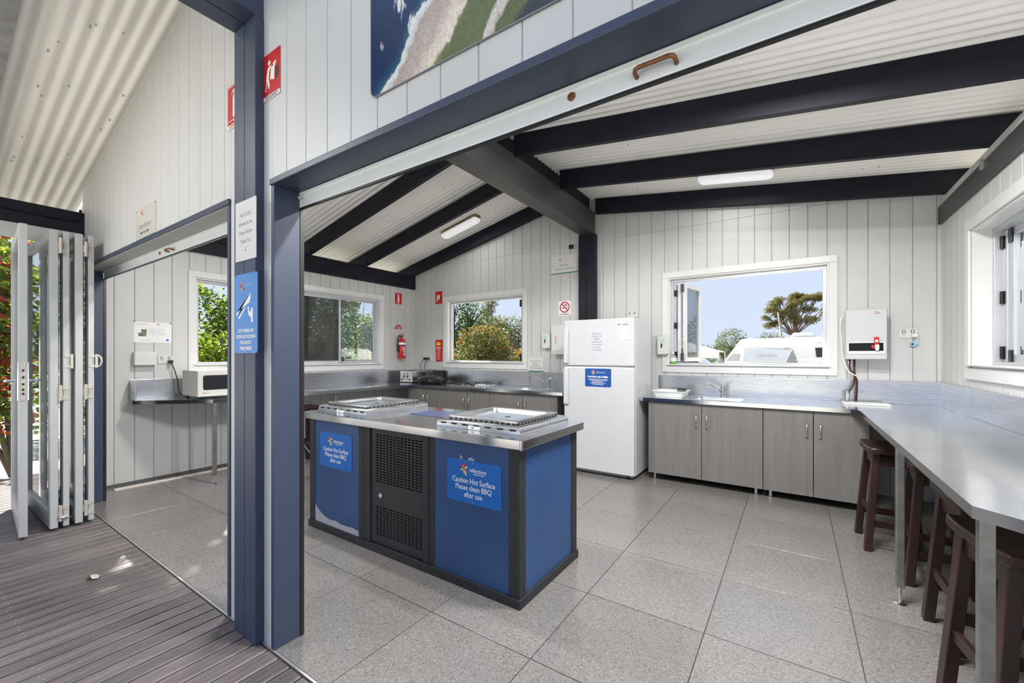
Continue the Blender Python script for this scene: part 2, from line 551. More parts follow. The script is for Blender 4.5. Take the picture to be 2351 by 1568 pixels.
def wall(name, label, fn, edges, holes, bot, top, thick, split=(), gap=0.0055, face=0.009, fullsplit=()):
    lo, hi = edges[0], edges[-1]
    b = MB()
    for u0, u1, zb, t0, t1 in strips([lo, hi] + list(fullsplit), holes, bot, top, ()):
        b.prism([(u0, zb), (u1, zb), (u1, t1), (u0, t0)], fn, -thick, -face)
    o = b.build(name, WHITEB, kind='structure')
    tag(o, label, 'wall')
    es = sorted(set(edges))
    for u0, u1, zb, t0, t1 in strips(es, holes, bot, top, split):
        g0 = gap / 2 if any(abs(u0 - e) < 1e-6 for e in es[1:-1]) else 0
        g1 = gap / 2 if any(abs(u1 - e) < 1e-6 for e in es[1:-1]) else 0
        gz = 0.003 if any(abs(zb - q) < 1e-6 for q in split) else 0
        if u1 - u0 - g0 - g1 < .006: continue
        sl = (t1 - t0) / (u1 - u0)
        m = MB()
        c = 0.0018
        p = [(u0 + g0, zb + gz), (u1 - g1, zb + gz), (u1 - g1, t1 - sl * g1 - gz), (u0 + g0, t0 + sl * g0 - gz)]
        q = [(u0 + g0 + c, zb + gz), (u1 - g1 - c, zb + gz), (u1 - g1 - c, t1 - sl * (g1 + c) - gz), (u0 + g0 + c, t0 + sl * (g0 + c) - gz)]
        vs = [fn(a[0], a[1], -face) for a in p] + [fn(a[0], a[1], -c) for a in p] + [fn(a[0], a[1], 0) for a in q]
        m.add(vs, [(0, 1, 5, 4), (1, 2, 6, 5), (2, 3, 7, 6), (3, 0, 4, 7), (4, 5, 9, 8), (5, 6, 10, 9), (6, 7, 11, 10), (7, 4, 8, 11), (8, 9, 10, 11)])
        m.build('wall_board', WHITE, o)
    return o

def grooves(lo, hi, phase, pitch):
    k0 = math.ceil((lo + .01 - phase) / pitch)
    e = [lo]
    while phase + k0 * pitch < hi - .01:
        e.append(phase + k0 * pitch); k0 += 1
    return e + [hi]

W4 = (-1.29, 0.29, 1.215, 2.30)       # clear holes (u0,u1,z0,z1)
W3 = (-4.965, -3.41, 1.215, 2.285)
W2 = (3.23, 4.60, 1.19, 2.29)
W1 = (1.98, 3.02, 1.22, 2.26)
W5 = (2.35, 4.58, 1.255, 2.30)
def top_back(x): return ceil_l(x) if x < -2.33 else ceil_r(x)
wb = wall('wall_back', 'white grooved board wall behind the fridge and sinks', PY(0, YB, 0), grooves(-5.9, 1.25, -2.14, 0.161), [W4, W3], 0.0,
          top_back, 0.11, split=(2.90,), fullsplit=(-2.34, -2.32))
wl = wall('wall_left', 'white grooved board wall with sliding window over the bench', PX(XL, 0, 0), grooves(1.10, 5.36, 1.44, 0.161), [W1, W2], 0.0,
          lambda y: 2.72, 0.11)
wr = wall('wall_right', 'white grooved board wall with wide bifold window', lambda u, v, n: (XR - n, u, v), grooves(1.10, 5.36, 3.72, 0.1605), [W5], 0.0,
          lambda y: 2.78, 0.11)
def top_front(x): return max(ceil_d(x), ceil_l(x)) if x < -2.33 else 3.62 - .133 * (x + 2.33)
DL = (-5.33, -2.42, -0.2, 2.128)
DR = (-2.0, 1.01, -0.2, 2.132)
wf = wall('wall_front', 'white grooved gable wall above the two kitchen openings', PY(0, YF, 0), grooves(-5.42, 1.25, -2.03, 0.1555), [DL, DR], 0.0,
          top_front, 0.12, fullsplit=(-2.34, -2.32), gap=.0035, face=.0035)

# sunlight painted as a pale strip on the tiles along the left wall
bsl = MB().box(-5.66, -5.60, 1.25, 2.45, 0.0, 0.012).build('floor_sunlight_strip', mat('painted_sunlight', (0.80, 0.70, 0.62), 0.25, var=0.05), kind='structure')
tag(bsl, 'pale strip painted as sunlight on the tiles along the left wall foot', 'trim')
bsd = MB().box(XL, XL + .012, 1.11, 5.3, 0.0, 0.028).build('shadow_line_left', mat('painted_shadow_line', (.10, .095, .09), .6), kind='structure')  # dark colour stands for the shadow line at the wall foot
tag(bsd, 'dark thin strip painted as shadow between left wall boards and floor tiles', 'trim')

# ---------------------------------------------------------------- roof sheets, rafters, beams
def corrugated(name, label, x0, x1, fn, y0, y1, pitch=0.076, amp=0.0085, n=8, thick=0.02):
    b = MB()
    k = int((y1 - y0) / pitch * n)
    for i in range(k + 1):
        y = y0 + i * pitch / n
        d = amp * math.sin(2 * math.pi * i / n)
        b.v += [(x0, y, fn(x0) + amp + d), (x1, y, fn(x1) + amp + d)]
        if i:
            b.f.append((2 * i - 2, 2 * i - 1, 2 * i + 1, 2 * i)); b.mi.append(0)
    o = b.build(name, SHEET, smooth=True, kind='structure', centre=False)
    return tag(o, label, 'ceiling')
c_l = corrugated('ceiling', 'cream corrugated roof sheet over the left half of the kitchen with added rear sunshade', -6.35, -2.335, ceil_l, 0.99, 7.1)  # unseen run past the back wall is added to block the sun
c_r = corrugated('ceiling', 'cream corrugated roof sheet over the right half of the kitchen with added rear sunshade', -2.335, 1.75, ceil_r, 0.99, 7.1)  # same added rear overhang, keeps sun off the right wall
c_d = corrugated('ceiling', 'cream corrugated roof sheet over the deck beside the gable', -6.30, -2.18, ceil_d, -1.7, 1.01, amp=.0115)

def rafter(fn, x0, x1, y, side, lab, d=0.205, th=0.055):
    b = MB().prism([(x0, fn(x0)), (x1, fn(x1)), (x1, fn(x1) + d), (x0, fn(x0) + d)], lambda u, v, n: (u, n, v), y, y + th)
    o = b.build('rafter', NAVY, bev=0.003, kind='structure')
    return tag(o, lab, 'rafter')
for y, nm in ((5.285, 'against the back wall'), (4.26, 'second from the back wall'), (3.32, 'third from the back wall'), (2.38, 'fourth from the back wall'), (1.44, 'nearest the front wall')):
    rafter(raft_l, -6.2, -2.44, y, 'l', 'navy timber rafter of the left roof slope, ' + nm)
    rafter(raft_r, -2.22, 1.45, y, 'r', 'navy timber rafter of the right roof slope, ' + nm)
for (x0, x1, fn, nm) in ((-5.80, -2.46, raft_l, 'left'), (-2.14, 1.08, raft_r, 'right')):
    b = MB().prism([(x0, fn(x0) - .0), (x1, fn(x1)), (x1, fn(x1) + .07), (x0, fn(x0) + .07)], lambda u, v, n: (u, n, v), 5.262, 5.286)
    tag(b.build('rafter_cover_strip', NAVY, kind='structure'), 'thin navy cover strip along the %s slope rafter at the back wall' % nm, 'trim')
rb = MB().box(-2.425, -2.225, 1.10, 5.30, 2.985, 3.27).build('ridge_beam', CHAR, bev=0.004, kind='structure')
tag(rb, 'charcoal timber ridge beam running through the kitchen', 'beam')
rbd = MB().box(-2.375, -2.305, 1.11, 5.30, 3.272, 3.50).build('ridge_board', NAVY, kind='structure')
tag(rbd, 'dark timber board standing on the ridge beam under the roof', 'beam')
clr = MB().box(-2.36, -2.325, 0.99, 7.1, 3.46, 3.80).build('ridge_capping', SHEET, kind='structure')
tag(clr, 'cream metal step between the two roof slopes at the ridge', 'ridge cap')
el = MB().box(-5.85, -5.735, 1.11, 5.355, 2.548, 2.79).build('eave_beam', NAVY, bev=0.004, kind='structure')
tag(el, 'navy timber eave beam on top of the left wall', 'beam')
er = MB().box(1.085, 1.20, 1.11, 5.355, 2.545, 2.70).build('eave_beam', CHAR, bev=0.004, kind='structure')
tag(er, 'charcoal timber eave beam on top of the right wall', 'beam')
bk = MB()
for y in (3.34, 4.28):
    bk.box(1.070, 1.084, y - .055, y - .022, 2.64, 2.712)
bk.build('rafter_bracket', GALV, er)
bk = MB()
for y in (3.31, 4.25):
    bk.box(-5.73, -5.66, y - .012, y, 2.77, 2.85).box(-5.733, -5.727, y - .05, y, 2.74, 2.80)
bk.build('rafter_bracket', NAVY, el)
# posts carrying the ridge
pb = thing('ridge_post', 'navy timber post behind the white fridge carrying the ridge beam', 'post', (-2.33, 5.30, 0), kind='structure')
bx('timber', NAVY, pb, -2.445, -2.332, 5.245, 5.352, 0, 2.984, bev=.003)
bx('timber', NAVY, pb, -2.328, -2.215, 5.245, 5.352, 0, 2.984, bev=.003)
pf = thing('ridge_post', 'slate blue double timber post on the front wall with two signs', 'post', (-2.18, 0.96, 0), kind='structure')
bx('timber', SLATE, pf, -2.286, -2.183, 0.945, 0.984, 0, 2.935, bev=.002)
bx('timber', SLATE, pf, -2.179, -2.074, 0.945, 0.984, 0, 2.935, bev=.002)
db = thing('deck_ridge_beam', 'slate blue double timber beam over the deck', 'beam', (-2.18, -0.4, 2.94), kind='structure')
bx('timber', SLATE, db, -2.286, -2.183, -1.7, 0.982, 2.936, 3.20, bev=.003)
bx('timber', SLATE, db, -2.179, -2.076, -1.7, 0.982, 2.936, 3.20, bev=.003)
de = MB().box(-5.43, -5.345, -1.7, 0.98, 2.435, 2.64).build('deck_eave_beam', NAVY, bev=.004, kind='structure')
tag(de, 'dark timber eave beam above the folded glass doors', 'beam')
MB().tube([(-5.338, -1.6, 2.56), (-5.338, .5, 2.56), (-5.338, .86, 2.55), (-5.338, .93, 2.56), (-5.338, .955, 2.62), (-5.338, .957, 2.66)], .010, 8).build('conduit', NAVY, de, smooth=True)
b = MB()
b.prism([(-6.2, ceil_d(-6.2) - .07), (-2.3, ceil_d(-2.3) - .07), (-2.3, ceil_d(-2.3) - .002), (-6.2, ceil_d(-6.2) - .002)], lambda u, v, n: (u, n, v), 0.27, 0.392)
tag(b.build('deck_rafter', GALV, kind='structure'), 'galvanised steel rafter under the deck roof', 'rafter')
b = MB().tube([(-5.725, 2.2, 2.70), (-5.725, 3.45, 2.69), (-5.725, 3.52, 2.67), (-5.725, 3.55, 2.62), (-5.725, 3.55, 2.545)], .008, 8)
b.build('conduit', NAVY, el, smooth=True)
# roof screw tips
for par, fn_, xs, ys in ((c_l, ceil_l, (-5.3, -2.7), (1.9, 2.1, 2.9, 3.7, 3.9, 4.7, 5.05)), (c_r, ceil_r, (-2.0, .9), (1.9, 2.1, 2.9, 3.7, 3.9, 4.6, 5.05)), (c_d, ceil_d, (-5.4, -3.2), (.55, .66, .77, .9))):
    b = MB()
    for i in range(16):
        x = rnd.uniform(*xs); y = rnd.choice(ys) + rnd.uniform(-.03, .03)
        b.box(x - .0035, x + .0035, y - .0035, y + .0035, fn_(x) - .006, fn_(x) + .01)
    b.build('screw_tips', GALV, par, kind='stuff')

# ---------------------------------------------------------------- opening linings and overhead rails
def lining(name, lab, x0, x1, left, right):
    o = thing(name, lab, 'door frame', ((x0 + x1) / 2, YF, 0), kind='structure')
    if left: 
        bx('jamb', SLATE, o, x0 + .0005, x0 + .028, YF - .006, YF + .115, 0, 2.131, bev=.002)
        bx('track', BLK, o, x0 + .006, x0 + .030, YF + .116, YF + .135, 0, 2.06)
    if right:
        bx('jamb', SLATE, o, x1 - .028, x1 - .0005, YF - .006, YF + .115, 0, 2.131, bev=.002)
    bx('head', SLATE, o, x0, x1, YF - .014, YF + .115, 2.131, 2.16, bev=.004)
    return o
d2 = lining('door_2', 'slate blue timber lining of the wide opening beside the barbecue', DR[0], DR[1], True, True)
d3 = lining('door_3', 'slate blue timber lining of the opening behind the folded glass doors', DL[0], DL[1], True, True)
def overhead(name, lab, x0, x1, hx, lx):
    o = thing(name, lab, 'roller door', ((x0 + x1) / 2, YF + .13, 2.06), kind='structure')
    bx('bottom_rail', RAIL, o, x0 + .004, x1 - .004, YF + .117, YF + .134, 2.062, 2.128, bev=.003)
    bx('rail_lip', RAIL, o, x0 + .004, x1 - .004, YF + .110, YF + .117, 2.119, 2.128)
    bx('seal', BLK, o, x0 + .004, x1 - .004, YF + .119, YF + .132, 2.055, 2.0615)
    bx('curtain_roll', RAIL, o, x0 + .004, x1 - .004, YF + .1345, YF + .150, 2.13, 2.45)
    y = YF + .117
    MB().tube([(hx - .05, y, 2.083), (hx - .05, y - .020, 2.085), (hx - .047, y - .026, 2.088), (hx - .038, y - .028, 2.090), (hx + .038, y - .028, 2.090),
               (hx + .047, y - .026, 2.088), (hx + .05, y - .020, 2.085), (hx + .05, y, 2.083)], .0058, 10).build('handle', RUST, o, smooth=True)
    if lx is not None:
        MB().prism(disc(.0125, 20), PY(lx, y, 2.098), 0, .004).prism(disc(.009, 20), PY(lx, y, 2.098), .004, .0065).build('lock', RUST, o, bev=.001)
        MB().prism(rect(-.0012, .0012, -.004, .004), PY(lx, y, 2.098), .0065, .0069).build('keyhole', BLK, o)
    MB().tube([(x0 + .005, y - .008, 2.105), (x0 + .035, y - .008, 2.105)], .008, 10).build('end_stop', PLAST, o, smooth=40)
    return o
overhead('roller_door', 'pale grey raised roller door rail with rusty pull handle and lock', DR[0] + .028, DR[1] - .028, -0.295, -0.535)
overhead('roller_door', 'pale grey raised roller door rail over the folded glass doors opening', DL[0] + .028, DL[1] - .028, -3.62, -3.85)

# ---------------------------------------------------------------- windows
def window(name, lab, fn, h, arch, depth, sashes, sill=True):
    """fn local plane, h hole (u0,u1,z0,z1), arch architrave width"""
    o = thing(name, lab, 'window', fn((h[0] + h[1]) / 2, h[2], 0), kind='structure')
    u0, u1, z0, z1 = h
    b = MB()
    a = arch; t = .018
    b.prism(rect(u0 - a, u1 + a, z1, z1 + a), fn, .0005, t)
    b.prism(rect(u0 - a, u1 + a, z0 - a, z0), fn, .0005, t)
    b.prism(rect(u0 - a, u0, z0, z1), fn, .0005, t)
    b.prism(rect(u1, u1 + a, z0, z1), fn, .0005, t)
    b.build('architrave', TRIM, o, bev=.003)
    b = MB()
    k = .016
    b.prism(rect(u0, u1, z1 - k, z1 - .0005), fn, -depth, 0)
    b.prism(rect(u0, u1, z0 + .0005, z0 + k), fn, -depth, 0)
    b.prism(rect(u0, u0 + k, z0 + k, z1 - k), fn, -depth, 0)
    b.prism(rect(u1 - k, u1, z0 + k, z1 - k), fn, -depth, 0)
    b.build('reveal', TRIM, o)
    if sill:
        b = MB()
        b.prism(rect(u0 - .02, u1 + .02, z0 + k, z0 + k + .012), fn, -.02, .035)
        b.build('sill', TRIM, o, bev=.003)
    b = MB()
    f = .032
    uu0, uu1, zz0, zz1 = u0 + k, u1 - k, z0 + k, z1 - k
    for r_ in (rect(uu0, uu1, zz1 - f, zz1), rect(uu0, uu1, zz0, zz0 + f), rect(uu0, uu0 + f, zz0 + f, zz1 - f), rect(uu1 - f, uu1, zz0 + f, zz1 - f)):
        b.prism(r_, fn, -depth - .005, -depth + .055)
    b.build('frame', ALUW, o, bev=.002)
    return o
def flat_sash(o, fn, u0, u1, z0, z1, n0, n1, gl, m=ALUW, f=.03, nm='sash'):
    b = MB()
    for r_ in (rect(u0, u1, z1 - f, z1), rect(u0, u1, z0, z0 + f), rect(u0, u0 + f, z0 + f, z1 - f), rect(u1 - f, u1, z0 + f, z1 - f)):
        b.prism(r_, fn, n0, n1)
    s = b.build(nm, m, o, bev=.002)
    MB().prism(rect(u0 + f, u1 - f, z0 + f, z1 - f), fn, (n0 + n1) / 2 - .002, (n0 + n1) / 2 + .002).build('pane', gl, s)
    return s
fl_ = PX(XL, 0, 0)
fb_ = PY(0, YB, 0)
fr_ = lambda u, v, n: (XR - n, u, v)
w1 = window('window_1', 'open white framed window above the cream microwave', fl_, W1, .07, .10, 1)
w2 = window('window_2', 'white framed sliding window with dusty left pane beside the extinguisher', fl_, W2, .07, .10, 1)
flat_sash(w2, fl_, 3.245, 3.90, 1.24, 2.24, -.075, -.05, SCREEN)
flat_sash(w2, fl_, 3.885, 4.55, 1.24, 2.24, -.105, -.08, GLASS, f=.022)
MB().prism(rect(-.012, .012, -.03, .03), PX(XL - .05, 3.93, 1.29), 0, .012).build('catch', BLK, w2, bev=.003)
w3 = window('window_3', 'open white framed window above the gas cooktop', fb_, W3, .075, .11, 1)
w4 = window('window_4', 'wide open white framed window above the sink with caravans outside', fb_, W4, .07, .11, 1)
w5 = window('window_5', 'white framed bifold window on the right wall above the bench', fr_, W5, .085, .16, 1)

def folded_sash(o, fn, z0, z1, hinge, ang, width, m, thick=.035, f=.05):
    """leaf standing at angle ang from the wall plane, hinged at local (u,n)"""
    ca, sa = math.cos(R(ang)), math.sin(R(ang))
    def g(u, v, n):
        return fn(hinge[0] + u * ca - n * sa, v, hinge[1] + u * sa + n * ca)
    b = MB()
    for r_ in (rect(0, width, z1 - f, z1), rect(0, width, z0, z0 + f), rect(0, f, z0 + f, z1 - f), rect(width - f, width, z0 + f, z1 - f)):
        b.prism(r_, g, -thick / 2, thick / 2)
    s = b.build('sash', m, o, bev=.002)
    MB().prism(rect(f, width - f, z0 + f, z1 - f), g, -.003, .003).build('pane', GLASS, s)
    return g, s
# window 4: three leaves folded outwards on the left
zz = (1.275, 2.24)
for i, (u, a) in enumerate(((-1.235, -88), (-1.185, -91), (-1.125, -80))):
    g, s = folded_sash(w4, fb_, zz[0], zz[1], (u, -.10), a, .50, TRIM if i else ALUW)
b = MB()
for z in (1.36, 1.72, 2.12):
    b.box(-1.262, -1.222, YB + .085, YB + .10, z - .035, z + .035)
    b.tube([(-1.21, YB + .085, z - .04), (-1.21, YB + .085, z + .04)], .010, 8)
b.build('hinge', BLK, w4, smooth=40)
b = MB()
for z in (1.33, 2.18):
    b.box(-1.165, -1.13, YB + .08, YB + .10, z - .05, z + .05)
b.build('hinge', SLATE, w4, bev=.003)
# window 3: leaves folded outwards on the right
for i, (u, a) in enumerate(((-3.455, -92), (-3.495, -90))):
    folded_sash(w3, fb_, 1.27, 2.23, (u, -.11), a, .48, TRIM if i == 0 else ALUW)
b = MB()
for z in (1.32, 2.16):
    b.box(-3.535, -3.51, YB + .09, YB + .11, z - .055, z + .055)
b.build('hinge', BLK, w3, bev=.003)
# window 5: leaves folded outwards at the far end, near the back corner
for i, (u, a) in enumerate(((4.535, -90), (4.485, -90))):
    folded_sash(w5, fr_, 1.305, 2.25, (u, -.15), a, .52, ALUW)
flat_sash(w5, fr_, 3.90, 4.46, 1.30, 2.255, -.20, -.165, GLASS, f=.055)
b = MB()
for z in (1.37, 1.77, 2.17):
    b.box(XR + .145, XR + .165, 4.49, 4.555, z - .045, z + .045)
    b.tube([(XR + .140, 4.515, z - .045), (XR + .140, 4.515, z + .045)], .012, 10)
b.build('hinge', BLK, w5, smooth=40)
b = MB()
for z in (1.34, 2.20):
    b.box(XR + .15, XR + .164, 4.405, 4.45, z - .05, z + .05)
b.build('hinge', BLK, w5, bev=.004)

# ---------------------------------------------------------------- folded glass doors on the deck
dr = thing('door_1', 'stack of folded grey aluminium glass doors on the deck', 'folding door', (-5.2, .72, 0), kind='structure')
bx('top_track', ALU, dr, -5.42, -5.27, -1.7, .95, 2.335, 2.434, bev=.003)
bx('track_lip', ALU, dr, -5.275, -5.262, -1.7, .95, 2.31, 2.40)
leaves = [(-4.665, .540, 176.0), (-4.705, .700, 180), (-4.712, .766, 180.4), (-4.705, .836, 180), (-4.712, .906, 180)]
for i, (x, y, a) in enumerate(leaves):
    ca, sa = math.cos(R(a)), math.sin(R(a))
    W_ = 1.07; z0, z1 = .022, 2.315; f = .075; th = .044 if i != 2 and i != 4 else .034
    def g(u, v, n, x=x, y=y, ca=ca, sa=sa): return (x + u * ca - n * sa, y + u * sa + n * ca, v)
    lf = MB()
    for r_ in (rect(0, f, z0, z1), rect(W_ - f, W_, z0, z1), rect(f, W_ - f, z1 - f, z1), rect(f, W_ - f, z0, z0 + .12)):
        lf.prism(r_, g, -th / 2, th / 2)
    lo = lf.build('door_leaf', ALU, dr, bev=.003)
    MB().prism(rect(f, W_ - f, z0 + .12, z1 - f), g, -.003, .003).build('pane', GLASS, lo)
    sl = MB()
    for n_ in (-.016, .016):
        sl.prism(rect(f, f + .012, z0 + .12, z1 - f), g, n_ - .003, n_ + .003)
    sl.build('glazing_bead', BLK, lo)
    if i == 0:
        k = MB().prism(rect(-.003, .0005, 1.02, 1.30), g, -.012, .012)
        k.build('lock_plate', BEIGEM, lo)
        k = MB()
        for z in (1.07, 1.10, 1.14, 1.19, 1.24):
            k.prism(rect(-.0042, -.0031, z - .008, z + .008), g, -.006, .006)
        k.build('lock_hole', BLK, lo)
        k = MB()
        for sg in (-1, 1):
            p = lambda u, v, n: g(u, v, sg * n)
            k.tube([p(.035, 1.165, th / 2), p(.035, 1.165, th / 2 + .055), p(.05, 1.165, th / 2 + .06), p(.16, 1.165, th / 2 + .06)], .009, 8)
            k.prism(rect(.018, .052, 1.02, 1.30), lambda u, v, n: g(u, v, sg * n), th / 2, th / 2 + .006)
        k.build('lever_handle', CHROME, lo, smooth=40)
    if i in (2, 4):
        k = MB()
        for z in (1.06, 2.20, .13):
            k.tube([g(-.012, z - .06, th / 2 + .016), g(-.012, z + .06, th / 2 + .016)], .010, 8)
            k.prism(rect(-.004, .0, z - .055, z - .025), g, -.014, .02).prism(rect(-.004, .0, z + .025, z + .055), g, -.014, .02)
            k.prism(rect(-.004, .0, z - .028, z + .028), g, .02, .075)
        k.build('hinge', BEIGEM, lo, smooth=40)
        k = MB()
        e_ = -1 if i == 2 else -1
        for z in (1.265, 1.345):
            k.prism(rect(-.004, .0, z - .010, z + .010), g, -.036, .008)
        k.prism(rect(-.014, .0, 1.25, 1.36), g, -.036, -.022)
        if i == 4:
            k.tube([g(-.014, 1.255, -.034), g(-.020, 1.275, -.052), g(-.022, 1.305, -.058), g(-.020, 1.335, -.052), g(-.014, 1.355, -.034)], .006, 8)
        k.build('pull_catch', BEIGEM, lo, smooth=40)
    if i == 1:
        MB().tube([g(.0, .10, -.02), g(-.02, .095, -.05), g(.04, .075, -.10), g(.10, .06, -.13)], [.010, .009, .008, .007], 8).build('drop_bolt', STEEL, lo, smooth=True)
# ---------------------------------------------------------------- benches
def poly_top(b, pts, z0=ZB - .038, z1=ZB):
    b.prism(pts, lambda u, v, n: (u, v, n), z0, z1)
def bench(name, lab, tops, loc, splash, sink, legs, lips=()):
    o = thing(name, lab, 'bench', loc)
    b = MB()
    for p in tops: poly_top(b, p)
    b.build('worktop', STEELT, o)
    for s_ in splash:
        b = MB().box(*s_).build('splashback', STEEL, o, bev=.002)
    if sink:
        x0, x1, y0, y1 = sink
        d = ZB - .16; t = .004
        b = MB()
        b.add([(x0, y0, ZB - .002), (x1, y0, ZB - .002), (x1, y1, ZB - .002), (x0, y1, ZB - .002),
               (x0 + .03, y0 + .03, d), (x1 - .03, y0 + .03, d), (x1 - .03, y1 - .03, d), (x0 + .03, y1 - .03, d)],
              [(0, 4, 5, 1), (1, 5, 6, 2), (2, 6, 7, 3), (3, 7, 4, 0), (4, 7, 6, 5)])
        b.build('sink_bowl', STEEL, o, bev=.02, seg=3)
        MB().lathe([(.03, 0), (.03, .004), (.02, .002)], ((x0 + x1) / 2, (y0 + y1) / 2, d), 20).build('waste', CHROME, o)
    for lx, ly in legs:
        lg = MB().box(lx - .018, lx + .018, ly - .018, ly + .018, .09, ZB - .038).build('leg', SATIN, o, bev=.003)
        MB().lathe([(.030, 0), (.030, .004), (.012, .012), (.008, .016), (.008, .095)], (lx, ly, 0), 20).build('foot', CHROME, lg, smooth=40)
    return o
S_R = (-0.86, -0.44, 4.73, 5.08)
tops = [rect(-1.41, S_R[0], 4.61, 5.348), rect(S_R[0], S_R[1], 4.61, S_R[2]), rect(S_R[0], S_R[1], S_R[3], 5.348), rect(S_R[1], .40, 4.61, 5.348),
        [(.40, 4.61), (.45, 4.50), (.45, 1.85), (.88, 1.40), (1.10, 1.40), (1.10, 5.348), (.40, 5.348)]]
bench('steel_bench', 'stainless steel L-shaped bench under the wide right windows', tops, (0.8, 3.4, 0),
      [(-1.40, 1.098, 5.338, 5.352, ZB, 1.105), (1.088, 1.104, 1.40, 5.338, ZB, 1.105)], S_R, [(.475, 3.07), (.485, 1.875)])
S_L = (-3.20, -2.72, 4.76, 5.10)
tops = [[(-5.772, 1.40), (-5.57, 1.37), (-5.03, 1.88), (-5.03, 4.62), (-5.03, 5.348), (-5.772, 5.348)], rect(-5.03, S_L[0], 4.62, 5.348), rect(S_L[0], S_L[1], 4.62, S_L[2]),
        rect(S_L[0], S_L[1], S_L[3], 5.348), rect(S_L[1], -2.37, 4.62, 5.348)]
bench('steel_bench', 'stainless steel L-shaped bench holding the microwave and cooktop', tops, (-5.4, 3.4, 0),
      [(-5.765, -2.37, 5.338, 5.352, ZB, 1.105), (-5.772, -5.758, 1.40, 5.338, ZB, 1.095), (-5.765, -5.58, 1.395, 1.405, ZB, 1.09)], S_L,
      [(-4.98 - .07, 1.90), (-5.06, 3.30)])

# ---------------------------------------------------------------- cupboards
def cabinet(lab, x0, x1, xm, yf, group, handle_far):
    o = thing('cabinet', lab, 'cabinet', ((x0 + x1) / 2, yf + .3, 0), group)
    b = MB().box(x0 + .004, x0 + .020, yf + .019, 5.30, .085, ZB - .042).box(x1 - .020, x1 - .004, yf + .019, 5.30, .085, ZB - .042)
    b.box(x0 + .020, x1 - .020, yf + .019, 5.30, .085, .101).box(x0 + .020, x1 - .020, 5.284, 5.30, .101, ZB - .042).box(x0 + .020, x1 - .020, yf + .019, yf + .035, ZB - .09, ZB - .042)
    b.build('body', CABIN, o)
    for a, c, hx in ((x0 + .003, xm - .003, xm - .048), (xm + .003, x1 - .003, xm + .052)):
        d = bx('door', CAB, o, a, c, yf, yf + .018, .075, ZB - .045, bev=.0015)
        MB().tube([(hx, yf, .74), (hx, yf - .016, .735), (hx, yf - .028, .71), (hx, yf - .032, .675), (hx, yf - .028, .64), (hx, yf - .016, .615), (hx, yf, .61)],
                  [.008, .008, .007, .0065, .007, .008, .008], 8).build('handle', CHROME, d, smooth=True)
    for x in (x0 + .06, x1 - .06):
        for y in (yf + .05, 5.20):
            MB().lathe([(.02, 0), (.02, .008), (.016, .01), (.016, .085)], (x, y, 0), 14).build('leg', CHROME, o, smooth=40)
    return o
cabinet('grey two door cupboard under the right sink next to the fridge', -1.33, -0.25, -.79, 4.64, 'cupboards under the right bench', 0)
cabinet('grey two door cupboard under the bench corner next to the bar stools', -0.25, 0.53, .14, 4.64, 'cupboards under the right bench', 0)
cabinet('grey two door cupboard in the corner under the toaster', -5.16, -4.34, -4.75, 4.66, 'cupboards under the back bench', 0)
cabinet('grey two door cupboard under the gas cooktop', -4.34, -3.52, -3.93, 4.66, 'cupboards under the back bench', 0)
cabinet('grey two door cupboard under the left sink with the hot water notice', -3.52, -2.46, -2.98, 4.66, 'cupboards under the back bench', 0)

# ---------------------------------------------------------------- taps
def mixer(lab, x, y, z=ZB + .0006):
    o = thing('mixer_tap', lab, 'tap', (x, y, z), 'lever mixer taps')
    MB().lathe([(.026, 0), (.026, .006), (.020, .01), (.020, .085), (.022, .09), (.022, .12), (.012, .128)], (x, y, z), 18).build('body', CHROME, o, smooth=40)
    MB().tube([(x, y, z + .05), (x - .05, y - .04, z + .09), (x - .11, y - .085, z + .140), (x - .14, y - .11, z + .150), (x - .148, y - .116, z + .128)],
              [.014, .012, .010, .010, .011], 10).build('spout', CHROME, o, smooth=True)
    MB().tube([(x, y, z + .125), (x + .02, y + .005, z + .135), (x + .055, y + .01, z + .15)], [.010, .007, .005], 8).build('lever', CHROME, o, smooth=True)
    return o
mixer('chrome lever mixer tap behind the right sink under the wide window', -.66, 5.16)
mixer('chrome lever mixer tap behind the left sink beside the fridge', -2.87, 5.17)
o = thing('filter_tap', 'tall slim chrome tap beside the left sink under the hot water notice', 'tap', (-3.16, 5.15, ZB + .0006))
MB().lathe([(.022, .0006), (.022, .006), (.014, .01), (.013, .14), (.017, .145), (.017, .17)], (-3.16, 5.15, ZB), 16).build('body', CHROME, o, smooth=40)
MB().tube([(-3.16, 5.15, ZB + .165), (-3.165, 5.15, ZB + .20), (-3.17, 5.14, ZB + .225), (-3.175, 5.11, ZB + .235)], [.012, .011, .010, .009], 10).build('spout', CHROME, o, smooth=True)

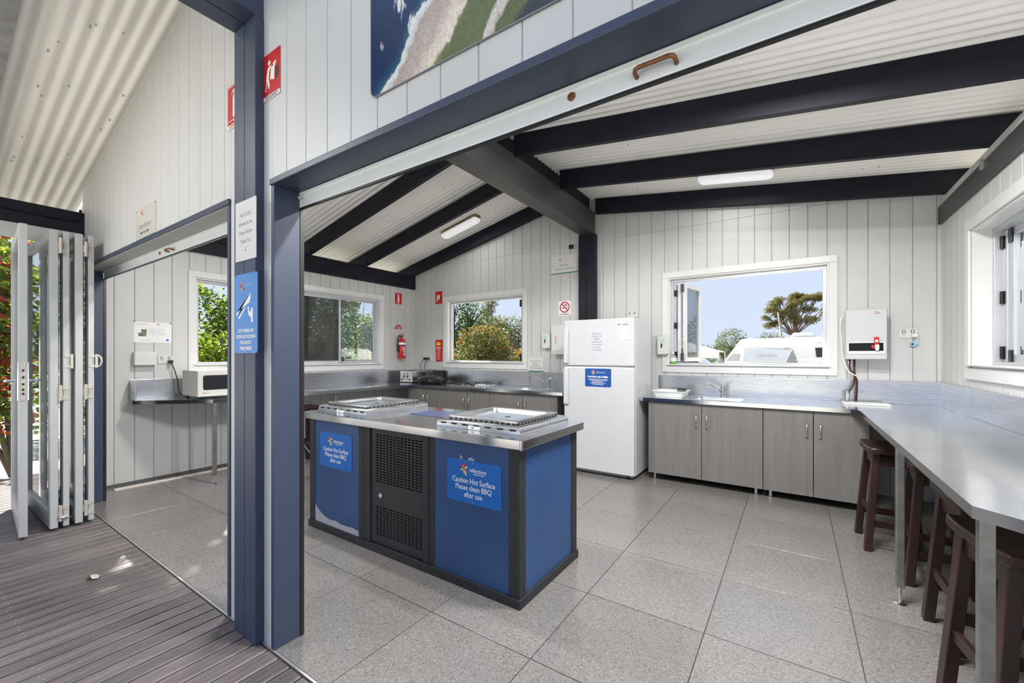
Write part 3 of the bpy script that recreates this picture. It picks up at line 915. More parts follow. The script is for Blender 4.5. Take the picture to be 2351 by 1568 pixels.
# ---------------------------------------------------------------- barbecue island
IX0, IX1, IY0, IY1 = -3.20, -1.21, 1.865, 2.57
ZI = .905
isl = thing('barbecue_island', 'dark blue barbecue island with black frame and steel top', 'barbecue', ((IX0 + IX1) / 2, (IY0 + IY1) / 2, 0))
bx('worktop', STEELT, isl, -3.25, -1.175, 1.835, 2.605, .853, ZI, bev=.004)
b = MB()
b.box(IX0 - .008, IX1 + .008, IY0 - .008, IY0 + .012, 0, .052).box(IX0 - .008, IX1 + .008, IY1 - .012, IY1 + .008, 0, .052)
b.box(IX0 - .008, IX0 + .012, IY0 + .012, IY1 - .012, 0, .052).box(IX1 - .012, IX1 + .008, IY0 + .012, IY1 - .012, 0, .052)
b.build('plinth', BLACK, isl, bev=.002)
for x0, x1, y0, y1 in ((IX0, IX0 + .07, IY0, IY0 + .065), (IX1 - .07, IX1, IY0, IY0 + .065), (IX0, IX0 + .07, IY1 - .075, IY1), (IX1 - .07, IX1, IY1 - .075, IY1)):
    bx('corner_post', BLACK, isl, x0, x1, y0, y1, .053, .852, bev=.004)
for x0, x1 in ((-2.578, -2.524), (-2.522, -2.452), (-1.935, -1.885), (-1.883, -1.832)):
    bx('upright', BLACK, isl, x0, x1, IY0 + (.0 if (x0 < -2.55 or x0 < -1.9) else .004), IY0 + .05, .053, .852, bev=.003)
bx('panel', BBQ, isl, IX0 + .07, -2.578, IY0 + .006, IY0 + .02, .053, .852)
bx('panel', BBQ, isl, -1.832, IX1 - .07, IY0 + .006, IY0 + .02, .053, .852)
bx('panel', BBQ, isl, IX1 - .02, IX1 - .006, IY0 + .065, IY1 - .075, .053, .852)
bx('panel', BBQ, isl, IX0 + .006, IX0 + .02, IY0 + .065, IY1 - .075, .053, .852)
bx('panel', BBQ, isl, IX0 + .07, IX1 - .07, IY1 - .02, IY1 - .006, .053, .852)
bx('inner_box', VOID, isl, -2.45, -1.936, IY0 + .05, IY0 + .3, .056, .85)
# louvred door: plate with two fields of slots made of bars
ld = MB()
X0, X1, Y0, Y1 = -2.45, -1.937, IY0 + .012, IY0 + .022
ld.box(X0, -2.405, Y0, Y1, .056, .848).box(-1.948, X1, Y0, Y1, .056, .848)
for za, zb_ in ((.056, .112), (.316, .475), (.812, .848)):
    ld.box(-2.405, -1.948, Y0, Y1, za, zb_)
door = ld.build('louvre_door', SIEVE, isl, bev=.001)
gr = MB()
for za, zb_, nr in ((.112, .316, 12), (.475, .812, 19)):
    p = (zb_ - za) / nr
    for k in range(nr + 1):
        z = za + p * k
        gr.box(-2.405, -1.948, Y0 + .001, Y1 - .001, max(za, z - p * .24), min(zb_, z + p * .24))
    for k in range(14):
        x = -2.405 + .457 * k / 13
        gr.box(max(-2.405, x - .0055), min(-1.948, x + .0055), Y0 + .002, Y1 - .002, za, zb_)
tag(gr.build('slot_grille', SIEVE, door), None, None, kind='stuff')
MB().prism(disc(.016, 20), PY(-2.345, Y0, .393), 0, .010).prism(disc(.010, 20), PY(-2.345, Y0, .393), .010, .014).build('lock_knob', CHROME, door, bev=.001)
# worn patches where the blue film has peeled
GREYP = mat('bare_grey_metal', (.36, .36, .40), .45, var=.06)
pts = [(-3.129, .054), (-2.58, .054), (-2.58, .098)]
for k in range(1, 15):
    f_ = k / 15
    pts.append((-2.58 - .549 * f_, .098 + .0 * f_ + (.008 * rnd.uniform(-1, 1)) + (.085 * max(0, f_ - .62) ** 1.3 * 2.6)))
pts.append((-3.129, .185))
shape('peeled_patch', [pts], PY(0, IY0 + .006, 0), 0, .0006, GREYP, isl)
for pp_ in ([(-1.632, .7428), (-1.628, .757), (-1.622, .768), (-1.616, .757), (-1.611, .7428)], [(-1.572, .7428), (-1.568, .752), (-1.552, .762), (-1.535, .757), (-1.524, .753), (-1.520, .7428)]):
    shape('peeled_patch', [pp_], PY(0, IY0 + .006, 0), 0, .0006, GREYP, isl)
MB().lathe([(.011, 0), (.011, .05)], (-1.182, 1.842, .853), 12).build('corner_cap', CHROME, isl, smooth=40)

def hotplate(lab, x0, x1, y0, y1):
    o = thing('barbecue_hotplate', lab, 'hotplate', ((x0 + x1) / 2, (y0 + y1) / 2, ZI), 'hotplates on the barbecue island')
    z = ZI
    # skirt: hollow ring with rounded top edges
    def ring(b, prof):
        vs = []; n = len(prof)
        for cx, cy, sx, sy in ((x0, y0, 1, 1), (x1, y0, -1, 1), (x1, y1, -1, -1), (x0, y1, 1, -1)):
            for d, h in prof:
                vs.append((cx + sx * d, cy + sy * d, z + h))
        fs = []
        for c in range(4):
            for k in range(n - 1):
                fs.append((c * n + k, ((c + 1) % 4) * n + k, ((c + 1) % 4) * n + k + 1, c * n + k + 1))
        b.add(vs, fs)
    b = MB(); ring(b, [(0, .0005), (0, .022), (.003, .034), (.010, .042), (.022, .046), (.052, .047), (.052, .040)])
    sk = b.build('skirt', STEEL, o, smooth=50)
    b = MB()
    L = x1 - x0
    for k in range(7):
        u = x0 + L * (.06 + .83 * k / 6) + .02
        MB().prism([(a + u, c + z + .026) for a, c in rrect(.044, .010, .0048, 3)], lambda u_, v_, n_: (u_, y0 - n_, v_), .0002, .0012).build('vent_slot', VOID, sk)
    MB().prism(rrect(.085, .020, .003, 3), PY(x0 + L * .48, y0, z + .013), .0005, .002).build('maker_plate', PRINTW, sk)
    MB().prism(rect(-.018, .0, -.003, .003), PY(x0 + L * .48, y0, z + .013), .002, .0023).build('maker_print', PRINTK, sk)
    # slotted strip below the plate rim
    i = .055
    b = MB()
    for a0, a1, c0, c1 in ((x0 + i, x1 - i, y0 + i, y0 + i + .004), (x0 + i, x1 - i, y1 - i - .004, y1 - i), (x0 + i, x0 + i + .004, y0 + i, y1 - i), (x1 - i - .004, x1 - i, y0 + i, y1 - i)):
        b.box(a0, a1, c0, c1, z + .040, z + .062)
    vs_ = b.build('vent_strip', STEEL, o)
    b = MB()
    n = 13
    for k in range(n):
        u = x0 + i + (L - 2 * i) * (k + .5) / n
        for zz_ in (.050, .056):
            b.box(u - .015, u + .013, y0 + i - .0012, y0 + i + .001, z + zz_ - .002, z + zz_ + .002)
        w_ = y0 + i + (y1 - y0 - 2 * i) * (k + .5) / n
        for zz_ in (.050, .056):
            b.box(x1 - i - .001, x1 - i + .0012, w_ - .014, w_ + .012, z + zz_ - .002, z + zz_ + .002)
    b.build('small_slots', VOID, vs_, kind='stuff')
    # pressed plate with sunk cooking surface
    a0, a1, c0, c1 = x0 + i - .008, x1 - i + .008, y0 + i - .008, y1 - i + .008
    cx, cy = (a0 + a1) / 2, (c0 + c1) / 2
    W_, D_ = a1 - a0, c1 - c0
    loops = [(rrect(W_, D_, .02), .058), (rrect(W_, D_, .02), .066), (rrect(W_ - .006, D_ - .006, .02), .068), (rrect(W_ - .075, D_ - .075, .03), .068), (rrect(W_ - .085, D_ - .085, .028), .066),
             (rrect(W_ - .10, D_ - .10, .024), .050), (rrect(W_ - .14, D_ - .14, .02), .048)]
    b = MB(); nn = len(loops[0][0])
    vs = [(cx + u, cy + v, z + h) for lp, h in loops for u, v in lp]
    fs = [(k * nn + j, k * nn + (j + 1) % nn, (k + 1) * nn + (j + 1) % nn, (k + 1) * nn + j) for k in range(len(loops) - 1) for j in range(nn)]
    fs.append(tuple((len(loops) - 1) * nn + j for j in range(nn)))
    b.add(vs, fs)
    pl = b.build('plate', STEEL, o, smooth=35)
    MB().lathe([(.02, 0), (.018, .001)], (cx + .03, cy, z + .048), 18).build('drain_hole', VOID, pl)
    return o
hotplate('stainless barbecue hotplate above the louvred door side far end with peeling panel', -3.21, -2.60, 1.945, 2.57)
bpy.data.objects['barbecue_hotplate']['label'] = 'stainless barbecue hotplate above the scuffed blue panel'
hotplate('stainless barbecue hotplate at the island end facing the fridge', -1.885, -1.255, 1.94, 2.53)
o = MB().prism(rrect(.36, .26, .012), PZ(-2.25, 2.335, ZI), .0003, .0025).build('top_notice', mat('blue_metal_notice', (.07, .10, .24), .25, .4, var=.05))
tag(o, 'flat blue notice plate lying between the two hotplates', 'sign')

# ---------------------------------------------------------------- signs
def petals(fn, u, v, s, parent, n, dull=False):
    cols = [MAG, CYAN, MAG, YEL, CYAN, YEL, MAG]
    spec = [(140, 1.0, MAG), (100, .72, CYAN), (72, 1.1, MAG), (30, .92, YEL), (200, .72, YEL), (262, .72, CYAN), (298, 1.15, YEL), (335, .8, MAG)]
    if dull:
        spec = [(150, 1.0, RED), (80, 1.0, ORANGE), (330, .9, RED), (265, .6, YEL)]
    by = {}
    for a, l, m in spec:
        by.setdefault(m.name, []).append((a, l))
    for mn, lst in by.items():
        ps = []
        for a, l in lst:
            c, t = math.cos(R(a)), math.sin(R(a))
            p = []
            for k, (q, w_) in enumerate(((.08, 0), (.35, .15), (.7, .19), (.95, .10), (1.0, 0), (.95, -.10), (.7, -.19), (.35, -.15))):
                p.append((u + s * l * (q * c - w_ * t), v + s * l * (q * t + w_ * c)))
            ps.append(p)
        shape('flower_mark', ps, fn, n, n + .0003, MATS[mn], parent)
def plate(name, lab, fn, w, h, r, m, loc, t=.003, group=None):
    o = MB().prism(rrect(w, h, r), fn, .0004, t).build(name, m)
    return tag(o, lab, 'sign', group)
def caution(lab, x, z, w, h):
    fn = PY(x, IY0 + .006, z)
    o = plate('caution_sign', lab, fn, w, h, .018, SIGNB, None, .003)
    n = .0035
    petals(fn, -.068, .072, .036, o, n)
    text('reflections', .033, fn, n, PRINTW, o, -.028, .070, sx=.95, align='LEFT', bold=.0003, space=.95)
    text('HOLIDAY PARKS', .0105, fn, n, PRINTW, o, .002, .050, align='LEFT', bold=.0003)
    for i, s in enumerate(('Caution Hot Surface', 'Please clean BBQ', 'after use')):
        text(s, .044, fn, n, PRINTW, o, 0, .004 - .040 * i, sx=.90, bold=.0004, space=.96)
    each('screw', [disc(.004, 8, (0, h / 2 - .012)), disc(.004, 8, (0, -h / 2 + .012))], fn, n, n + .001, STEEL, o)
    return o
caution('blue caution hot surface sign on the scuffed barbecue panel', -2.86, .632, .40, .262)
caution('blue caution hot surface sign on the barbecue panel with peeled specks above', -1.53, .618, .40, .248)

def ext_sign(lab, fn, w=.152, h=.222):
    o = plate('fire_extinguisher_sign', lab, fn, w, h, .004, RED, None, .002)
    n = .0024
    shape('border', [rect(-w / 2 + .004, w / 2 - .004, h / 2 - .007, h / 2 - .004), rect(-w / 2 + .004, w / 2 - .004, -h / 2 + .040, -h / 2 + .043)], fn, n, n + .0003, PRINTW, o)
    c = [(-.018, -.055)] + [(-.018, .04), (-.015, .052), (-.006, .058), (-.006, .072), (-.014, .076), (-.028, .060), (-.032, .062), (-.017, .084), (.006, .086), (.018, .080), (.018, .074), (.006, .074), (.006, .058), (.015, .052), (.018, .04), (.018, -.055)]
    shape('extinguisher_mark', [c], fn, n, n + .0003, PRINTW, o)
    text('FIRE', .017, fn, n, PRINTW, o, 0, -.0725, bold=.0004)
    shape('base_band', [rect(-w / 2, w / 2, -h / 2, -h / 2 + .022)], fn, n, n + .0002, PRINTW, o)
    text('EXTINGUISHER', .0185, fn, n + .0005, RED, o, 0, -h / 2 + .011, sx=.92, bold=.0005)
    return o
ext_sign('red fire extinguisher sign on the deck side of the front wall', PY(-2.375, YF, 2.63))
ext_sign('red fire extinguisher sign high above the extinguisher', PX(XL, 4.995, 2.34))
def blanket_sign(lab, fn, w=.15, h=.215):
    o = plate('fire_blanket_sign', lab, fn, w, h, .004, RED, None, .002)
    n = .0024
    shape('base_band', [rect(-w / 2, w / 2, -h / 2, -h / 2 + .022)], fn, n, n + .0002, SIGNW, o)
    text('FIRE BLANKET', .0175, fn, n + .0005, PRINTK, o, 0, -h / 2 + .011, sx=.95, bold=.0003)
    man = [(-.058, -.062), (-.050, -.030), (-.046, .010), (-.036, .040), (-.020, .046), (.010, .048), (.012, .040), (-.014, .034), (-.024, .020), (-.026, -.010), (-.018, -.045), (-.026, -.060), (-.034, -.040), (-.042, -.015), (-.050, -.062)]
    blk = [(.0, .046), (.036, .056), (.040, .048), (.026, .030), (.022, -.030), (.0, -.018), (-.014, -.020), (-.008, .020), (-.006, .036)]
    shape('person_mark', [man, blk, disc(.011, 14, (-.022, .062))], fn, n, n + .0003, mat('print_cream', (.80, .80, .66), .45), o)
    shape('flame_mark', [[(.032, .020), (.058, .030), (.058, -.020), (.032, -.034)]], fn, n, n + .0003, PRINTK, o)
    return o
blanket_sign('red fire blanket sign on the deck side of the gable', PY(-2.0, YF, 2.645))
blanket_sign('red fire blanket sign beside the cooktop window', PY(-5.16, YB, 2.35), .16, .24)

fn = PY(-2.16, .944, 1.945)
o = plate('no_dogs_sign', 'white no dogs allowed sign screwed to the slate blue post', fn, .205, .285, .003, SIGNW, None, .003)
for i, s in enumerate(('NO DOGS', 'allowed in the', 'Camp Kitchen', 'Thank You')):
    text(s, .0265, fn, .0034, PRINTG, o, .0, .075 - .042 * i, sx=.9, shear=.1)
shape('paw_mark', [disc(.005, 8, (0, -.095)), disc(.003, 8, (.005, -.085))], fn, .0034, .0038, PRINTG, o)
fn = PY(-2.158, .944, 1.550)
o = plate('camera_warning_sign', 'blue security camera warning sign on the slate blue post', fn, .222, .378, .014, mat('sky_blue_sign', (.02, .19, .52), .22, var=.05, coat=.6), None, .003)
n = .0035
petals(fn, -.035, .125, .03, o, n, True)
text('reflections', .024, fn, n, mat('print_pale_blue', (.35, .55, .8), .4), o, .0, .135, align='LEFT', sx=.9)
shape('camera_mark', [[(-.095, .005), (-.088, -.010), (.035, .085), (.052, .095), (.050, .070), (.040, .050)], [(-.075, -.020), (-.062, -.025), (.005, .030), (-.01, .028)]], fn, n, n + .0003, PRINTW, o)
shape('bracket_mark', [[(.02, .030), (.032, .030), (.036, .010), (.055, .005), (.055, .022), (.072, .022), (.072, -.045), (.055, -.045), (.055, -.022), (.030, -.010)]], fn, n, n + .0003, PRINTW, o)
for i, s in enumerate(('CCTV CAMERAS ARE', 'CONTINUOUSLY RECORDING', 'THROUGHOUT', 'THESE PREMISES')):
    text(s, .0215, fn, n, PRINTW, o, 0, -.083 - .028 * i, sx=.78 if i != 1 else .66, bold=.0009)
each('screw', [disc(.004, 8, (0, .178)), disc(.004, 8, (0, -.18))], fn, n, n + .001, STEEL, o)

fn = PY(-3.71, YF, 2.265)
o = plate('camp_kitchen_sign', 'white camp kitchen opening hours sign with green stripe on gable', fn, .40, .235, .004, mat('sign_offwhite', (.56, .55, .50), .25, var=.03), None, .003)
petals(fn, -.07, .075, .028, o, .0034, True)
text('Camp Kitchen', .047, fn, .0034, PRINTG, o, -.02, -.012, shear=.25, sx=.9)
text('Open 7am - 10pm', .024, fn, .0034, PRINTK, o, -.02, -.058, bold=.0005)
shape('green_stripe', [rect(-.185, .185, -.114, -.096)], fn, .0034, .0037, GREEN, o)
each('screw', [disc(.005, 8, (a, c)) for a in (-.19, .19) for c in (.105, -.105)], fn, .0034, .005, PRINTG, o)

fn = PY(-2.72, YB, 2.648)
o = plate('security_camera_sign', 'white 24 hour security camera sign with green stripe beside post', fn, .42, .265, .004, SIGNW, None, .003)
petals(fn, -.06, .065, .03, o, .0034, True)
text('reflections', .024, fn, .0034, mat('print_faint', (.6, .45, .40), .5), o, -.02, .072, align='LEFT')
for i, s in enumerate(('24 Hour', 'Security Camera')):
    text(s, .047, fn, .0034, PRINTG, o, 0, -.012 - .048 * i, shear=.2, sx=.9)
shape('green_stripe', [rect(-.21, .21, -.132, -.118)], fn, .0034, .0037, GREEN, o)
each('screw', [disc(.004, 8, (-.2, -.02)), disc(.004, 8, (.2, .02))], fn, .0034, .005, PRINTG, o)

fn = PY(-2.71, YB, 2.018)
o = plate('no_smoking_sign', 'white no smoking sign with red prohibition ring above the fridge', fn, .20, .215, .004, PRINTW, None, .003)
b = MB()
rg = disc(.078, 36, (0, .018)); ri = disc(.062, 36, (0, .018))
for k in range(36):
    b.prism([rg[k], rg[(k + 1) % 36], ri[(k + 1) % 36], ri[k]], fn, .0040, .0043)
b.prism([(-.056, .063), (-.046, .073), (.056, -.027), (.046, -.037)], fn, .0040, .0043)
b.build('ring', RED, o)
shape('cigarette', [rect(-.045, .038, .004, .014), [(-.005, .03), (.0, .055), (.02, .06), (.03, .05), (.04, .03), (.03, .028), (.022, .045), (.006, .042)]], fn, .0034, .0037, PRINTK, o)
text('NO SMOKING', .023, fn, .0034, PRINTK, o, 0, -.084, bold=.0008, sx=1.0)

fn = PY(-3.195, YB, 1.212)
o = plate('hot_water_notice', 'white hot water warning notice with green stripe above left sink', fn, .265, .21, .004, SIGNW, None, .003)
for i, s in enumerate(('THIS FIXTURE MAY', 'DELIVER', 'HOT WATER', 'WHICH WILL SCALD')):
    text(s, .0235, fn, .0034, PRINTG, o, 0, .052 - .034 * i, bold=.0006, sx=.95)
shape('green_stripe', [rect(-.1325, .1325, -.105, -.090)], fn, .0034, .0037, GREEN, o)

# aerial beach print on the gable
def aerial_material():
    m = bpy.data.materials.new('aerial_beach_print')
    m.use_nodes = True
    t = m.node_tree
    b = t.nodes['Principled BSDF']
    b.inputs['Roughness'].default_value = .3
    tc = t.nodes.new('ShaderNodeTexCoord')
    sp = t.nodes.new('ShaderNodeSeparateXYZ')
    t.links.new(tc.outputs['Object'], sp.inputs[0])
    def math_(op, a, bb=None, c=None):
        q = t.nodes.new('ShaderNodeMath'); q.operation = op
        for i, v in enumerate((a, bb, c)):
            if v is None: continue
            if isinstance(v, (int, float)): q.inputs[i].default_value = v
            else: t.links.new(v, q.inputs[i])
        return q.outputs[0]
    def noise(scale, det, stretch=(1, 1, 1), rot=0):
        mp = t.nodes.new('ShaderNodeMapping')
        mp.inputs['Scale'].default_value = stretch
        mp.inputs['Rotation'].default_value = (0, rot, 0)
        t.links.new(tc.outputs['Object'], mp.inputs[0])
        q = t.nodes.new('ShaderNodeTexNoise'); q.inputs['Scale'].default_value = scale; q.inputs['Detail'].default_value = det
        t.links.new(mp.outputs[0], q.inputs['Vector'])
        return q.outputs['Fac']
    # x measured from the left edge, z from the bottom edge; the shore leans to the right going up
    x = math_('ADD', sp.outputs['X'], 0.86)
    lean = math_('MULTIPLY_ADD', sp.outputs['Z'], -0.95, 0.0)
    d = math_('ADD', x, lean)
    n1 = noise(9, 6)
    n2 = noise(40, 5, (1, 1, .35), -.65)
    d = math_('ADD', d, math_('MULTIPLY_ADD', n1, .14, -.07))
    d = math_('ADD', d, math_('MULTIPLY_ADD', n2, .07, -.035))
    cr = t.nodes.new('ShaderNodeValToRGB')
    cr.color_ramp.interpolation = 'LINEAR'
    stops = [(0.0, (.004, .022, .085)), (.035, (.006, .05, .12)), (.062, (.02, .11, .16)), (.072, (.72, .72, .70)), (.105, (.55, .55, .54)), (.118, (.40, .33, .30)), (.19, (.46, .38, .34)),
             (.235, (.62, .55, .46)), (.31, (.72, .64, .52)), (.33, (.16, .17, .06)), (.36, (.11, .14, .045)), (.50, (.13, .15, .05)), (.515, (.62, .58, .52)), (.545, (.55, .5, .44)), (.56, (.10, .12, .04)),
             (.62, (.12, .14, .05)), (.635, (.035, .040, .045)), (1.0, (.045, .05, .06))]
    e = cr.color_ramp.elements
    e[0].position, e[0].color = stops[0][0], stops[0][1] + (1,)
    e[1].position, e[1].color = stops[-1][0], stops[-1][1] + (1,)
    for p, c in stops[1:-1]:
        k = e.new(p); k.color = c + (1,)
    t.links.new(d, cr.inputs[0])
    # foam flecks on the sea
    fo = t.nodes.new('ShaderNodeValToRGB')
    fo.color_ramp.elements[0].position = .635; fo.color_ramp.elements[0].color = (0, 0, 0, 1)
    fo.color_ramp.elements[1].position = .665; fo.color_ramp.elements[1].color = (1, 1, 1, 1)
    t.links.new(noise(14, 5, (1, 1, .3), -.7), fo.inputs[0])
    sea = t.nodes.new('ShaderNodeMath'); sea.operation = 'LESS_THAN'; sea.inputs[1].default_value = .07
    t.links.new(d, sea.inputs[0])
    fm = math_('MULTIPLY', sea.outputs[0], fo.outputs[0])
    mx = t.nodes.new('ShaderNodeMix'); mx.data_type = 'RGBA'
    t.links.new(fm, mx.inputs[0]); t.links.new(cr.outputs[0], mx.inputs[6]); mx.inputs[7].default_value = (.7, .72, .72, 1)
    # grain over everything
    g = math_('MULTIPLY_ADD', noise(120, 4), .9, .55)
    vm = t.nodes.new('ShaderNodeVectorMath'); vm.operation = 'SCALE'
    t.links.new(mx.outputs[2], vm.inputs[0]); t.links.new(g, vm.inputs['Scale'])
    t.links.new(vm.outputs[0], b.inputs['Base Color'])
    return m
fn = PY(-.42, YF, 2.80)
o = plate('aerial_print', 'large aerial beach photograph print mounted on the gable', fn, 1.72, 1.03, .03, aerial_material(), None, .006)
o['category'] = 'picture'
b = MB()
lp = rrect(1.726, 1.036, .032)
li = rrect(1.7185, 1.0285, .029)
for k in range(len(lp)):
    b.prism([lp[k], lp[(k + 1) % len(lp)], li[(k + 1) % len(li)], li[k]], fn, .0004, .0068)
b.build('edge', PRINTG, o)
# ---------------------------------------------------------------- fridge
FX0, FX1, FY0, FY1 = -2.26, -1.425, 4.45, 5.09
fg = thing('fridge', 'tall white two door fridge between the benches', 'fridge', ((FX0 + FX1) / 2, 4.78, 0))
bx('body', APPL, fg, FX0, FX1, FY0 + .066, FY1, .035, 1.755, bev=.008)
ud = bx('freezer_door', APPL, fg, FX0, FX1, FY0, FY0 + .06, 1.232, 1.76, bev=.012)
ldr = bx('fridge_door', APPL, fg, FX0, FX1, FY0, FY0 + .06, .045, 1.220, bev=.012)
bx('door_gap', PRINTG, fg, FX0 + .01, FX1 - .01, FY0 + .012, FY0 + .066, 1.218, 1.234)
bx('plinth', mat('fridge_plinth', (.25, .25, .26), .5), fg, FX0 + .03, FX1 - .03, FY0 + .05, FY1 - .05, .012, .06)
for x in (FX0 + .08, FX1 - .08):
    for y in (FY0 + .05, FY1 - .08):
        MB().lathe([(.022, 0), (.022, .012), (.012, .014), (.012, .04)], (x, y, 0), 12).build('foot', BLK, fg)
def grip(z0, z1, parent):
    # long curved side grip
    b = MB()
    prof = [(FX0 + .004, 0), (FX0 + .060, .0), (FX0 + .066, -.012), (FX0 + .058, -.030), (FX0 + .022, -.040), (FX0 + .006, -.034)]
    b.prism(prof, lambda u, v, n: (u, FY0 + v + .004, n), z0, z1)
    b.build('grip', APPL, parent, smooth=40, bev=.008)
grip(1.26, 1.655, ud)
grip(.78, 1.20, ldr)
fn = PY(0, FY0, 0)
text('westinghouse', .014, PY(-1.525, FY0, 1.688), .0006, PRINTK, ud, 0, 0, bold=.0004, name='badge', sx=.9)
shape('badge_mark', [disc(.008, 14, (-1.592, 1.688))], fn, .0002, .0006, PRINTK, ud)
shape('energy_sticker', [[(-1.59, 1.52), (-1.48, 1.52), (-1.48, 1.60)] + [(-1.535 + .055 * math.cos(R(a)), 1.60 + .05 * math.sin(R(a))) for a in range(15, 180, 15)] + [(-1.59, 1.60)]], fn, .0002, .0006, mat('yellowed_sticker', (.70, .68, .64), .5), ud)
shape('sticker_edge', [rect(-1.52, -1.48, 1.515, 1.519)], fn, .0006, .0008, PRINTG, ud)
bx('hinge_cap', PRINTG, fg, FX1 - .10, FX1 - .02, FY0 + .004, FY0 + .05, 1.221, 1.231)
fn = PY(-1.85, FY0, 1.498)
o = plate('paper_notice', 'printed paper notice taped to the freezer door', fn, .215, .305, .002, mat('paper', (.56, .56, .60), .6, var=.03), None, .0012)
for i, s in enumerate(('Please note', 'that items not', 'labelled', 'containing name', 'will be thrown', 'out every', 'Wednesday')):
    text(s, .026, fn, .0016, PRINTG, o, 0, .10 - .031 * i, bold=.0004, sx=.85)
fn = PY(-1.835, FY0, 1.10)
o = plate('fridge_rules_sign', 'blue food items only sign on the lower fridge door', fn, .31, .205, .014, mat('fridge_sign_blue', (.012, .075, .30), .3, var=.03), None, .002)
petals(fn, -.06, .062, .028, o, .0024)
text('reflections', .028, fn, .0024, mat('print_lilac', (.40, .42, .62), .4), o, -.030, .060, align='LEFT', bold=.0004)
text('Food items only in fridges', .026, fn, .0024, PRINTW, o, 0, .010, bold=.0013, sx=.88)
for i, s in enumerate(('Please label and date all items and ensure they', 'are in sealed containers. Do not overfill', 'the shelves of the fridge.', 'Unlabelled food will be thrown out', 'to keep the fridges clean')):
    text(s, .0135, fn, .0024, PRINTW, o, 0, -.018 - .0145 * i, bold=.0005, sx=.92)

# ---------------------------------------------------------------- bar stools
SH = .715
def stool(lab):
    o = thing('bar_stool', lab, 'stool', (0, 0, 0), 'dark timber bar stools')
    # saddle seat, long along Y
    b = MB()
    nx, ny = 6, 10
    L, D = .40, .27
    top = []; bot = []
    for j in range(ny + 1):
        y = -L / 2 + L * j / ny
        for i in range(nx + 1):
            x = -D / 2 + D * i / nx
            e = 1 - .10 * (abs(2 * y / L) ** 4)
            dip = -.014 * max(0, 1 - (2 * y / L) ** 2) * max(0, 1 - (1.7 * x / D) ** 2)
            top.append((x * e, y, SH + dip)); bot.append((x * e, y, SH - .042))
    k = len(top); vs = top + bot; fs = []
    w_ = nx + 1
    for j in range(ny):
        for i in range(nx):
            a = j * w_ + i
            fs.append((a, a + 1, a + w_ + 1, a + w_)); fs.append((k + a, k + a + w_, k + a + w_ + 1, k + a + 1))
    rim = [i for i in range(w_)] + [j * w_ + nx for j in range(1, ny + 1)] + [ny * w_ + i for i in range(nx - 1, -1, -1)] + [j * w_ for j in range(ny - 1, 0, -1)]
    for q in range(len(rim)):
        a, c = rim[q], rim[(q + 1) % len(rim)]
        fs.append((a, k + a, k + c, c))
    b.add(vs, fs)
    b.build('seat', WOOD, o, smooth=50, bev=.008)
    t = .021
    tp = {}; ft = {}
    for sx in (-1, 1):
        for sy in (-1, 1):
            T = Vector((sx * .085, sy * .135, SH - .043)); F = Vector((sx * .135, sy * .170, 0))
            tp[sx, sy] = T; ft[sx, sy] = F
            v = []
            for P_, zz_ in ((F, 0), (T, 0)):
                for a, c in ((-t, -t), (t, -t), (t, t), (-t, t)):
                    v.append((P_.x + a, P_.y + c * 1.15, P_.z))
            MB().hexa(v).build('leg', WOOD, o, bev=.003)
    def at(sx, sy, z):
        f_ = z / (SH - .043)
        return ft[sx, sy].lerp(tp[sx, sy], f_)
    for z, pr in ((.26, ((-1, -1, -1, 1), (1, -1, 1, 1))), (.19, ((-1, -1, 1, -1), (-1, 1, 1, 1))), (.62, ((-1, -1, -1, 1), (1, -1, 1, 1), (-1, -1, 1, -1), (-1, 1, 1, 1)))):
        for a, c, e, f_ in pr:
            MB().beam(at(a, c, z), at(e, f_, z), .020, .045 if z < .5 else .06).build('rail', WOOD, o, bev=.002)
    return o
st = stool('dark timber bar stool under the bench corner beside the grey cupboard')
st.location = (.545, 3.96, 0)
st.rotation_euler = (0, 0, R(3))
dup(st, (.700, 3.515, 0), R(-2), 'dark timber bar stool between the corner stool and first bench leg')
dup(st, (.705, 2.80, 0), R(2), 'dark timber bar stool just behind the near bench leg pair')
bpy.data.objects['bar_stool.002']['label'] = 'dark timber bar stool in the gap between the two bench legs'
dup(st, (.655, 2.20, 0), R(9), 'dark timber bar stool beside the bench leg at the mitred end')
dup(st, (-5.12, 2.87, 0), R(0), 'dark timber bar stool under the left bench behind the barbecue')

# ---------------------------------------------------------------- microwave, toaster, pan, cooktop
mw = thing('microwave', 'cream microwave oven on the bench below the left window', 'microwave', (-5.4, 2.05, ZB))
bx('case', CREAM, mw, -5.61, -5.215, 1.80, 2.31, ZB + .022, ZB + .30, bev=.008)
fc = MB().box(-5.214, -5.19, 1.80, 2.31, ZB + .022, ZB + .30).build('door', CREAM, mw, bev=.006)
fn = PX(-5.19, 2.02, ZB + .165)
shape('door_window', [rrect(.335, .155, .02, c=(-.005, .005))], fn, .0003, .003, CARWIN, fc)
shape('brand_dot', [disc(.006, 10, (-.165, -.105))], fn, .0003, .001, RED, fc)
text('SHARP', .014, fn, .001, PRINTG, fc, -.135, -.105, name='badge')
shape('button_panel', [rrect(.10, .24, .008, c=(.225, 0))], fn, .0003, .002, mat('button_grey', (.4, .4, .38), .4), fc)
for x in (-5.57, -5.25):
    for y in (1.84, 2.27):
        MB().lathe([(.014, .0006), (.012, .0215)], (x, y, ZB), 10).build('foot', BLK, mw)
ts = thing('toaster', 'brushed steel four slice toaster in the bench corner', 'toaster', (-5.40, 5.0, ZB))
bx('shell', STEEL, ts, -5.60, -5.30, 4.885, 5.20, ZB + .012, ZB + .20, bev=.018, kind=None)
